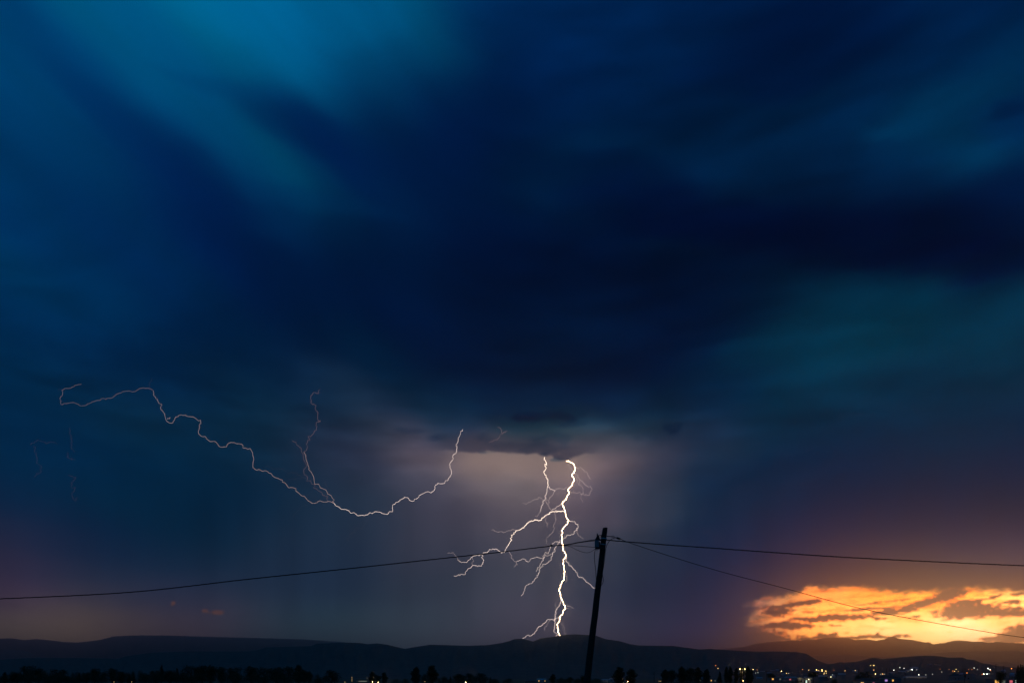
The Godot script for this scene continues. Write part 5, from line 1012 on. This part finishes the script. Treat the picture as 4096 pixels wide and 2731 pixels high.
var COTTAGES := [[530, 1481.7, 9.1, 7.4, 3.1, 22.3, 3, "distant cream walled cottage on the village slope, first such from the left"], [417.8, 1152.3, 0, 8.6, 2.6, -7.2, 0, "distant pale blue walled cottage on the village slope, first such from the left"], [603.6, 1642.1, 15.5, 8.2, 2.7, -35.2, 1, "distant whitewashed walled cottage on the village slope, first such from the left"], [582.6, 1547.8, 11.7, 10.4, 2.8, 0.7, 1, "distant whitewashed walled cottage on the village slope, second such from the left"], [645.3, 1689, 17.7, 9.1, 2.9, -8.4, 1, "distant whitewashed walled cottage on the village slope, third such from the left"], [657.6, 1692.5, 17.8, 8.3, 3.4, 24.3, 0, "distant pale blue walled cottage on the village slope, second such from the left"], [458.5, 1178.1, 0, 8.1, 2.9, 28.4, 0, "distant pale blue walled cottage on the village slope, third such from the left"], [569.9, 1431.4, 7.3, 7.2, 2.7, -4.7, 0, "distant pale blue walled cottage on the village slope, fourth such from the left"], [381.1, 957.2, 0, 11.2, 2.9, -34.1, 2, "distant grey walled cottage on the village slope, first such from the left"], [478.5, 1106.5, 2.5, 7.1, 2.9, 9.8, 1, "distant whitewashed walled cottage on the village slope, fourth such from the left"], [459.5, 1045.4, 2.1, 11.2, 2.7, -9.1, 3, "distant cream walled cottage on the village slope, second such from the left"], [635.6, 1420.4, 11.5, 11.5, 3.3, -20, 2, "distant grey walled cottage on the village slope, second such from the left"], [497.5, 1092.4, 4.6, 10.4, 2.9, -1.4, 1, "distant whitewashed walled cottage on the village slope, fifth such from the left"], [474.1, 1008.9, 3, 7.5, 2.6, 37, 0, "distant pale blue walled cottage on the village slope, fifth such from the left"], [531.8, 1128.8, 5.9, 8.3, 3.3, 7.7, 3, "distant cream walled cottage on the village slope, third such from the left"], [566, 1170.1, 7.8, 11.6, 3.4, -29.9, 1, "distant whitewashed walled cottage on the village slope, sixth such from the left"], [658.7, 1309.5, 12.4, 8.4, 3.3, -23.7, 0, "distant pale blue walled cottage on the village slope, sixth such from the left"], [495.9, 962.4, 3.2, 9.1, 2.8, -36.3, 2, "distant grey walled cottage on the village slope, third such from the left"], [646.8, 1161.5, 10, 7.5, 2.7, -4, 1, "distant whitewashed walled cottage on the village slope, seventh such from the left"], [685.3, 1198.2, 12, 9.9, 3.3, -2, 1, "distant whitewashed walled cottage on the village slope, eighth such from the left"], [702.3, 1218.1, 12.9, 11.8, 2.6, 10.9, 2, "distant grey walled cottage on the village slope, fourth such from the left"], [770.5, 1311.7, 17.3, 8.6, 3.4, -34, 2, "distant grey walled cottage on the village slope, fifth such from the left"], [803.3, 1359.6, 19.5, 11.5, 3.2, 16.3, 0, "distant pale blue walled cottage on the village slope, seventh such from the left"], [946.2, 1545, 29.1, 8.8, 3.1, 32.1, 2, "distant grey walled cottage on the village slope, sixth such from the left"], [1000.9, 1603.3, 31.4, 11.7, 2.6, -0, 3, "distant cream walled cottage on the village slope, fourth such from the left"], [627.4, 960.9, 3.8, 8.9, 2.6, -34.2, 3, "distant cream walled cottage on the village slope, fifth such from the left"], [672.7, 1018, 5.6, 12, 3.3, 18.3, 0, "distant pale blue walled cottage on the village slope, eighth such from the left"], [869.6, 1241.3, 8.3, 9.2, 3.3, -33.3, 3, "distant cream walled cottage on the village slope, sixth such from the left"], [1087.8, 1512.7, 13.4, 8.6, 2.7, -38.2, 0, "distant pale blue walled cottage on the village slope, ninth such from the left"], [1202.6, 1668, 17.5, 9.5, 3.1, 33.6, 0, "distant pale blue walled cottage on the village slope, tenth such from the left"]]

func houses() -> void:
	house("bungalow", "pale gabled bungalow with front veranda before the tree grove", 134.51, 145.59, 560, 2.65, 1.5, "front_gable", M.wall_white, M.roof_tin, [[-3.2, 0.9, 1.2, 1.1, "glass", "window"], [-0.6, 0.1, 0.9, 1.9, "glass", "door"], [2.4, 0.9, 1.4, 1.1, "glass", "window"]])
	var v0: Node3D = get_child(get_child_count() - 1)
	for i in 5:
		var st := shape()
		box(st, Vector3(-5.2 + 2.6 * i, 1.2, 5.2), Vector3(0.16, 2.4, 0.16))
		part("veranda_post", done(st), M.trim, v0)
	house("outbuilding", "low dark-roofed outbuilding left of the pale gabled bungalow", 130.24, 136.71, 570, 1.79, 1.3, "gable", M.wall_grey, M.roof_dark, [[1.2, 0.8, 0.9, 0.9, "glass", "window"]])
	house("hip_roofed_house", "dark hip-roofed house right of the pale gabled bungalow", 146.32, 155.81, 540, 2.13, 2.1, "hip", M.wall_grey, M.roof_tin, [[-2.2, 0.8, 1.2, 1.1, "lit_dim", "window"], [2.6, 0.8, 1.0, 1.1, "glass", "window"]])
	house("cottage", "tin-roofed cottage just right of the pole foot", 71.18, 75.93, 540, 1.53, 0.9, "gable", M.wall_blue, M.roof_tin, [[0, 0.7, 0.9, 0.9, "glass", "window"]])
	house("cottage", "gable-fronted cottage beside the tall tree right of the pole", 80.38, 83.66, 560, 1.83, 1.3, "front_gable", M.wall_blue, M.roof_tin, [[0, 0.7, 0.7, 0.9, "glass", "window"]])
	house("cottage", "grey cottage with an orange lit window beside the poplar row", 150.42, 156.51, 520, 2.02, 0.9, "gable", M.wall_grey, M.roof_dark, [[-1.5, 0.8, 0.7, 1.3, "lit_warm", "window"], [1.4, 0.8, 0.7, 0.9, "lit_dim", "window"]])
	house("lit_cottage", "dark cottage with one orange lit window behind the flat-topped tree", 265.8, 277.08, 700, 3.47, 0.6, "flat", M.wall_grey, M.roof_dark, [[-3.8, 1.0, 1.7, 1.6, "lit_warm", "window"], [3.8, 1.0, 1.4, 1.4, "lit_dim", "window"]])
	house("lamp_lit_house", "long low house with a glaring yard lamp and orange window", 264.39, 275.5, 660, 3.29, 1.0, "gable", M.wall_cream, M.roof_tin, [[-0.8, 0.9, 1.6, 1.3, "lit_pink", "window"], [3.2, 0.9, 1.2, 1.2, "glass", "window"]])
	house("flat_roofed_house", "pale blue flat-roofed house with a lit open doorway", 180.12, 188.63, 430, 3.4, 0.3, "flat", M.wall_blue, M.roof_tin, [[-2.3, 1.1, 1.7, 0.9, "glass", "window"], [-0.1, 0.05, 0.8, 2.0, "glass", "door"], [1.2, 0.05, 0.7, 2.1, "lit_white", "door"], [3.3, 1.0, 0.5, 1.2, "lit_dim", "window"]])
	house("shack", "small dark gabled shack behind the flat-roofed blue house", 273.75, 278.8, 600, 2.74, 1.3, "front_gable", M.wall_grey, M.roof_dark, [[0, 0.9, 0.9, 0.9, "glass", "window"]])
	house("red_roofed_house", "lower red-roofed house with a bright porch lamp", 203.44, 215.01, 400, 1.86, 1.6, "hip", M.wall_cream, M.roof_red, [[-3.8, 0.3, 1.8, 0.8, "lit_warm", "window"], [2.8, 0.4, 1.0, 0.8, "lit_pink", "window"]])
	house("red_roofed_house", "taller red-roofed house with a violet lit window", 229.07, 242.46, 425, 3.41, 1.8, "hip", M.wall_grey, M.roof_red, [[-2.6, 1.4, 1.6, 1.2, "lit_violet", "window"], [1.6, 1.4, 1.0, 1.2, "lit_warm", "window"]])
	house("long_shed", "long low white building standing across the field", 520.03, 547.38, 900, 4.34, 0.8, "gable", M.wall_white, M.roof_tin, [[-10.0, 1.2, 1.6, 1.8, "glass", "window"], [9.0, 1.2, 1.6, 1.8, "glass", "window"]])
	house("pavilion", "dark pavilion with a steep hipped roof beside the bare tree", 490.9, 500.92, 760, 5.06, 3.4, "hip", M.wall_grey, M.roof_dark, [[-2.0, 1.0, 1.2, 1.6, "glass", "window"], [2.0, 1.0, 1.2, 1.6, "glass", "window"]])
	house("lean_to_shed", "flat dark shed right of the hipped pavilion", 511.74, 519.07, 770, 6.61, 0.2, "flat", M.wall_grey, M.roof_dark, [[0, 1.4, 2.0, 1.6, "glass", "window"]])
	house("lit_house", "nearest house at the lower right with yellow and pink lit windows", 293.28, 307.26, 415, 2.68, 0.2, "flat", M.wall_grey, M.roof_dark, [[-5.2, 0.6, 2.4, 1.7, "lit_warm", "window"], [-1.3, 0.6, 2.2, 1.7, "lit_dim", "window"], [3.4, 0.6, 1.9, 1.6, "lit_pink", "window"], [6.2, 0.2, 0.5, 2.1, "lit_white", "door"]])
	house("cottage", "pale tin-roofed cottage low in the middle of the treeline", -40.6, -35.15, 480, 0.98, 0.6, "gable", M.wall_blue, M.roof_tin, [[0, 0.3, 0.8, 0.7, "glass", "window"]])
	house("cottage", "dark low cottage left of the leaning pole", 10.09, 18.28, 520, 1.26, 0.9, "hip", M.wall_grey, M.roof_dark, [[1, 0.5, 0.9, 0.7, "glass", "window"]])
	house("cottage", "gabled cottage with two small lit windows left of the pole", 20.17, 26.89, 540, 1.73, 1.1, "gable", M.wall_blue, M.roof_tin, [[-2.2, 0.6, 0.7, 0.8, "lit_warm", "window"], [2.6, 0.6, 0.5, 0.7, "lit_warm", "window"]])
	house("lit_arcade", "long low building with a softly lit front left of centre", -127.75, -117.5, 560, 1.01, 0.5, "flat", M.wall_cream, M.roof_dark, [[0.4, 0.2, 6.2, 0.8, "lit_dim", "opening"]])
	house("villa", "hillside villa with a long lit yellow veranda", 976.57, 990.85, 1500, 20.5, 1.6, "gable", M.wall_white, M.roof_dark, [[0.5, 18.6, 12.0, 1.0, "lit_warm", "opening"]])
	house("villa", "hillside villa with a short lit orange veranda", 994.69, 1002.93, 1500, 20.5, 1.4, "gable", M.wall_cream, M.roof_dark, [[0.0, 18.6, 5.5, 0.9, "lit_warm", "opening"]])
	var t := thing("water_tank", "pale blue water tank on a stand beside the utility poles", "water tank", Vector3(410.72, 0, -560))
	var st := shape()
	tube(st, [Vector3(0, 4.6, 0), Vector3(0, 7.0, 0), Vector3(0, 7.4, 0)], [1.7, 1.7, 0.5], 18)
	part("tank", done(st), M.wall_blue, t)
	for c in [[-1, -1], [1, -1], [1, 1], [-1, 1]]:
		st = shape()
		box(st, Vector3(c[0] * 1.2, 2.3, c[1] * 1.2), Vector3(0.2, 4.6, 0.2))
		part("leg", done(st), M.iron, t)
	t = thing("satellite_dish", "small white satellite dish on the nearest house's roof", "satellite dish", Vector3(299.58, 2.9, -418))
	st = shape()
	tube(st, [Vector3.ZERO, Vector3(0, 0.6, 0)], [0.04], 6)
	part("mast", done(st), M.iron, t)
	st = shape()
	tube(st, [Vector3(0, 0.8, 0.1), Vector3(0, 0.82, 0.2), Vector3(0.0, 0.86, 0.3)], [0.1, 0.4, 0.55], 14)
	part("dish", done(st), M.wall_white, t)
	var paint := [M.wall_blue, M.wall_white, M.wall_grey, M.wall_cream]
	for c in COTTAGES:
		t = thing("hillside_cottage", c[7], "house", Vector3(c[0], c[2] - 0.5, -c[1]), "cottages on the village slope")
		t.rotation_degrees.y = c[5]
		st = shape()
		box(st, Vector3(0, c[4] / 2 - 0.8, 0), Vector3(c[3], c[4] + 1.6, 6))
		part("wall", done(st), paint[int(c[6])], t)
		part("roof", roof_mesh("gable", c[3], 6.0, c[4] + 0.02, 1.3, 0.4), M.roof_tin if int(c[6]) % 2 == 0 else M.roof_dark, t)
	var posts := [[340.53, 620, 12.45, "tallest utility pole rising behind the red roofs"], [376.73, 680, 12.47, "slimmer utility pole just right of the tallest one behind the red roofs"], [369.01, 520, 14.02, "tall utility pole with two crossarms near the right edge"], [417.96, 580, 13.63, "second utility pole near the right edge, beside the round tree"], [325.51, 640, 12, "utility pole rising left of the dark spreading tree by the red roofs"], [285.17, 600, 7.36, "short utility pole between the shack and the red roofs"], [208.95, 560, 9.42, "utility pole beside the smaller flat-topped tree"], [116.68, 560, 7.99, "lone utility pole between the pole foot trees and the grove"], [368.86, 640, 8.25, "thin utility pole left of the long white building"]]
	for p in posts:
		t = thing("distant_utility_pole", p[3], "utility pole", Vector3(p[0], 0, -p[1]), "far utility poles in the village")
		st = shape()
		tube(st, [Vector3(0, -0.3, 0), Vector3(0, p[2], 0)], [0.2, 0.13], 7)
		part("shaft", done(st), M.bark, t)
		for k in 2:
			st = shape()
			box(st, Vector3(0.1, p[2] - 0.5 - k * 1.3, 0.12), Vector3(2.2 - k * 0.5, 0.16, 0.14))
			part("crossarm", done(st), M.bark, t)

# ---------------------------------------------------------------- lamps
# x, depth, ground, lamp height, brightness, tint, label
var LAMPS := [[-175.1, 300, 0, 2.1, 1, "y", "faint tiny warm white lamp low down below the dark treeline, first such from left"], [-167.3, 300, 0, 2.1, 1, "y", "faint tiny warm white lamp low down below the dark treeline, second such from left"], [-73.5, 300, 0, 2, 1, "y", "faint tiny warm white lamp low down below the dark treeline, third such from left"], [-222.9, 950, 0, 3.3, 1, "y", "faint tiny warm white lamp low down below the dark treeline, fourth such from left"], [-120.3, 512.6, 0, 2.5, 1, "y", "faint tiny warm white lamp low down below the dark treeline, fifth such from left"], [-71.7, 305.4, 0, 2.5, 1, "y", "faint tiny warm white lamp low down below the dark treeline, sixth such from left"], [-61.4, 300, 0, 2.2, 2, "y", "small warm white lamp low down below the dark treeline, first such from left"], [-58.8, 300, 0, 2, 2, "y", "small warm white lamp low down below the dark treeline, second such from left"], [-38.3, 300, 0, 2.2, 1, "y", "faint tiny warm white lamp low down below the dark treeline, seventh such from left"], [-20.4, 300, 0, 2, 3, "y", "bright warm white lamp low down below the dark treeline, first such from left"], [85.3, 526, 0, 2.5, 2, "y", "small warm white lamp low down below the dark treeline, third such from left"], [50.9, 300, 0, 2.4, 2, "o", "small orange lamp low down below the dark treeline, first such from left"], [64.7, 300, 0, 2.4, 1, "y", "faint tiny warm white lamp among the village houses, first such from left"], [65.4, 300, 0, 2.4, 1, "y", "faint tiny warm white lamp among the village houses, second such from left"], [573.7, 1920, 31.4, 35, 2, "o", "small orange lamp on the far slope, first such from left"], [519.3, 1720, 20.8, 24.7, 2, "y", "small warm white lamp on the far slope, first such from left"], [123.7, 370, 0, 8.5, 2, "y", "small warm white lamp among the village houses, first such from left"], [125, 370, 0, 8.4, 1, "y", "faint tiny warm white lamp among the village houses, third such from left"], [109.9, 324.2, 0, 2.5, 3, "y", "bright warm white lamp among the village houses, first such from left"], [126.4, 370, 0, 8.5, 3, "y", "bright warm white lamp among the village houses, second such from left"], [600.9, 1700, 18.2, 22, 3, "y", "bright warm white lamp on the far slope, first such from left"], [518, 1450, 8, 11.9, 1, "w", "faint tiny white lamp on the far slope, first such from left"], [607.2, 1690, 17.6, 21.5, 1, "o", "faint tiny orange lamp on the far slope, first such from left"], [537.4, 1490, 9.4, 13.1, 1, "w", "faint tiny white lamp on the far slope, second such from left"], [620.1, 1570, 12.5, 16.5, 4, "y", "very bright warm white lamp on the far slope, first such from left"], [575.6, 1430, 7.2, 11.2, 2, "y", "small warm white lamp on the far slope, second such from left"], [307.7, 763.6, 0, 2.5, 4, "y", "very bright warm white lamp among the village houses, first such from left"], [579.9, 1430, 7.2, 10.9, 1, "w", "faint tiny white lamp on the far slope, third such from left"], [740.9, 1740, 18.6, 22.4, 2, "o", "small orange lamp on the far slope, second such from left"], [184.4, 424, 0, 2.8, 2, "w", "small white lamp added before the flat-roofed house to brighten its wall"], [757.3, 1740, 17, 20.8, 2, "y", "small warm white lamp on the far slope, third such from left"], [570.6, 1300, 7, 10.9, 1, "y", "faint tiny warm white lamp on the far slope, first such from left"], [705.9, 1580, 15.7, 19.7, 4, "y", "very bright warm white lamp on the far slope, second such from left"], [656.8, 1460, 13.2, 17.2, 2, "y", "small warm white lamp on the far slope, fourth such from left"], [668.2, 1470, 14.6, 18.5, 4, "y", "very bright warm white lamp on the far slope, third such from left"], [609.3, 1340, 10.9, 14.8, 3, "y", "bright warm white lamp on the far slope, second such from left"], [493.9, 1080, 4.4, 8.3, 2, "y", "small warm white lamp on the far slope, fifth such from left"], [535.9, 1170, 6.6, 10.5, 2, "y", "small warm white lamp on the far slope, sixth such from left"], [616.6, 1340, 11.3, 15.1, 3, "y", "bright warm white lamp on the far slope, third such from left"], [529.9, 1150, 6.2, 10.2, 2, "y", "small warm white lamp on the far slope, seventh such from left"], [444.2, 950, 0, 3.9, 2, "w", "small white lamp among the village houses, second such from left"], [474.5, 1010, 3, 6.9, 1, "w", "faint tiny white lamp on the far slope, fourth such from left"], [647, 1370, 12.8, 16.7, 1, "o", "faint tiny orange lamp on the far slope, second such from left"], [634.9, 1300, 11.4, 15.2, 2, "y", "small warm white lamp on the far slope, eighth such from left"], [649.3, 1290, 11.8, 15.7, 2, "y", "small warm white lamp on the far slope, ninth such from left"], [809.8, 1540, 25.5, 29.4, 2, "y", "small warm white lamp on the far slope, tenth such from left"], [805.5, 1520, 24.9, 28.9, 2, "y", "small warm white lamp on the far slope, eleventh such from left"], [641.6, 1210, 12, 15.8, 2, "o", "small orange lamp on the far slope, third such from left"], [642.1, 1210, 12.1, 15.8, 2, "y", "small warm white lamp on the far slope, twelfth such from left"], [812.6, 1530, 25.5, 29.2, 2, "y", "small warm white lamp on the far slope, thirteenth such from left"], [812.6, 1530, 25.5, 29.2, 2, "y", "small warm white lamp on the far slope, fourteenth such from left"], [517, 970, 4, 7.9, 4, "y", "very bright warm white lamp among the village houses, second such from left"], [524.3, 970, 3.8, 7.7, 1, "w", "faint tiny white lamp among the village houses, first such from left"], [538.1, 990, 4.2, 8.2, 2, "o", "small orange lamp among the village houses, first such from left"], [534.9, 980, 4, 7.9, 1, "w", "faint tiny white lamp among the village houses, second such from left"], [677.5, 1210, 11.9, 15.8, 3, "w", "bright white lamp on the far slope, first such from left"], [779.2, 1370, 18.7, 22.4, 2, "w", "small white lamp on the far slope, first such from left"], [747.3, 1300, 16.1, 20, 2, "w", "small white lamp on the far slope, second such from left"], [701, 1200, 12.5, 16.3, 1, "w", "faint tiny white lamp on the far slope, fifth such from left"], [709.6, 1210, 13, 16.7, 4, "w", "very bright white lamp on the far slope, first such from left"], [700.2, 1180, 12.1, 16.1, 1, "w", "faint tiny white lamp on the far slope, sixth such from left"], [532.1, 892, 0, 6.5, 3, "w", "bright white lamp among the village houses, first such from left"], [552.2, 910, 2.9, 6.6, 1, "w", "faint tiny white lamp among the village houses, third such from left"], [579.6, 940, 3.7, 7.6, 1, "w", "faint tiny white lamp among the village houses, fourth such from left"], [765.9, 1220, 13.4, 17.4, 1, "o", "faint tiny orange lamp on the far slope, third such from left"], [597.8, 950, 0, 3, 2, "y", "small warm white lamp among the village houses, second such from left"], [674.3, 1070, 7.7, 11.5, 1, "w", "faint tiny white lamp on the far slope, seventh such from left"], [599.7, 950, 0, 3.1, 2, "y", "small warm white lamp among the village houses, third such from left"], [608.1, 950, 0, 3, 2, "y", "small warm white lamp among the village houses, fourth such from left"], [807.5, 1260, 14.1, 18, 1, "o", "faint tiny orange lamp on the far slope, fourth such from left"], [737, 1140, 9.6, 13.6, 2, "o", "small orange lamp on the far slope, fourth such from left"], [726.7, 1120, 8.9, 12.9, 2, "y", "small warm white lamp on the far slope, fifteenth such from left"], [814, 1250, 13.8, 17.6, 2, "y", "small warm white lamp on the far slope, sixteenth such from left"], [733, 1120, 9, 12.9, 1, "y", "faint tiny warm white lamp on the far slope, second such from left"], [713.9, 1070, 6.4, 10.2, 3, "o", "bright orange lamp on the far slope, first such from left"], [870.4, 1300, 14, 17.9, 1, "o", "faint tiny orange lamp on the far slope, fifth such from left"], [883.3, 1310, 14.2, 18, 1, "o", "faint tiny orange lamp on the far slope, sixth such from left"], [640.8, 950, 0, 2.7, 1, "o", "faint tiny orange lamp among the village houses, first such from left"], [962.1, 1420, 18.2, 22.1, 2, "w", "small white lamp on the far slope, third such from left"], [928.2, 1360, 14.7, 18.5, 1, "w", "faint tiny white lamp on the far slope, eighth such from left"], [717.1, 1040, 4, 7.9, 2, "o", "small orange lamp on the far slope, fifth such from left"], [740.2, 1070, 4.4, 8.3, 4, "w", "very bright white lamp on the far slope, second such from left"], [759.2, 1090, 4.7, 8.6, 4, "w", "very bright white lamp on the far slope, third such from left"], [1116.9, 1600, 19.3, 23.2, 4, "w", "very bright white lamp on the far slope, fourth such from left"], [762.7, 1090, 4.6, 8.6, 1, "w", "faint tiny white lamp on the far slope, ninth such from left"], [1051.3, 1500, 15.8, 19.6, 3, "w", "bright white lamp on the far slope, second such from left"], [982.3, 1400, 12.7, 16.7, 2, "o", "small orange lamp on the far slope, sixth such from left"], [879.4, 1250, 8.3, 12.1, 1, "o", "faint tiny orange lamp on the far slope, seventh such from left"], [1377, 1880, 22.3, 26.1, 3, "o", "bright orange lamp on the far slope, second such from left"], [1549.7, 2090, 28, 31.8, 2, "o", "small orange lamp on the far slope, seventh such from left"], [942.1, 1270, 6.5, 10.4, 2, "w", "small white lamp on the far slope, fourth such from left"], [1644.3, 2200, 31, 34.9, 2, "w", "small white lamp on the far slope, fifth such from left"]]  # the white lamp before the flat-roofed house is added to brighten its wall

func lamps() -> void:
	var heads := {}
	for e in LAMPS:
		var depth: float = e[1]
		var r := maxf(0.1, depth * 0.0004)
		var t := thing("yard_lamp", e[6], "lamp", Vector3(e[0], e[2], -depth), "lamps lit in the village")
		var top: float = e[3] - e[2]
		var st := shape()
		tube(st, [Vector3(0, -0.5, 0), Vector3(0, top - r * 0.5, 0)], [0.09, 0.06], 6)
		part("post", done(st), M.iron, t)
		st = shape()
		var pts := []
		var rad := []
		for k in 7:
			var a := PI * k / 6.0
			pts.append(Vector3(0, top - cos(a) * r, 0))
			rad.append(maxf(sin(a) * r, 0.02))
		tube(st, pts, rad, 10)
		part("lamp_globe", done(st), M["lamp_%s%d" % [e[5], int(e[4])]], t)
		if depth < 1000.0 and e[4] >= 2:
			var l := OmniLight3D.new()
			l.name = "lamp_light"
			l.light_color = Color(1.0, 0.83, 0.55)
			l.light_energy = 14.0
			l.omni_range = 60.0
			l.omni_attenuation = 2.0
			l.light_size = r
			l.shadow_enabled = true
			l.position = Vector3(0, top, r + 0.3)
			t.add_child(l, true)
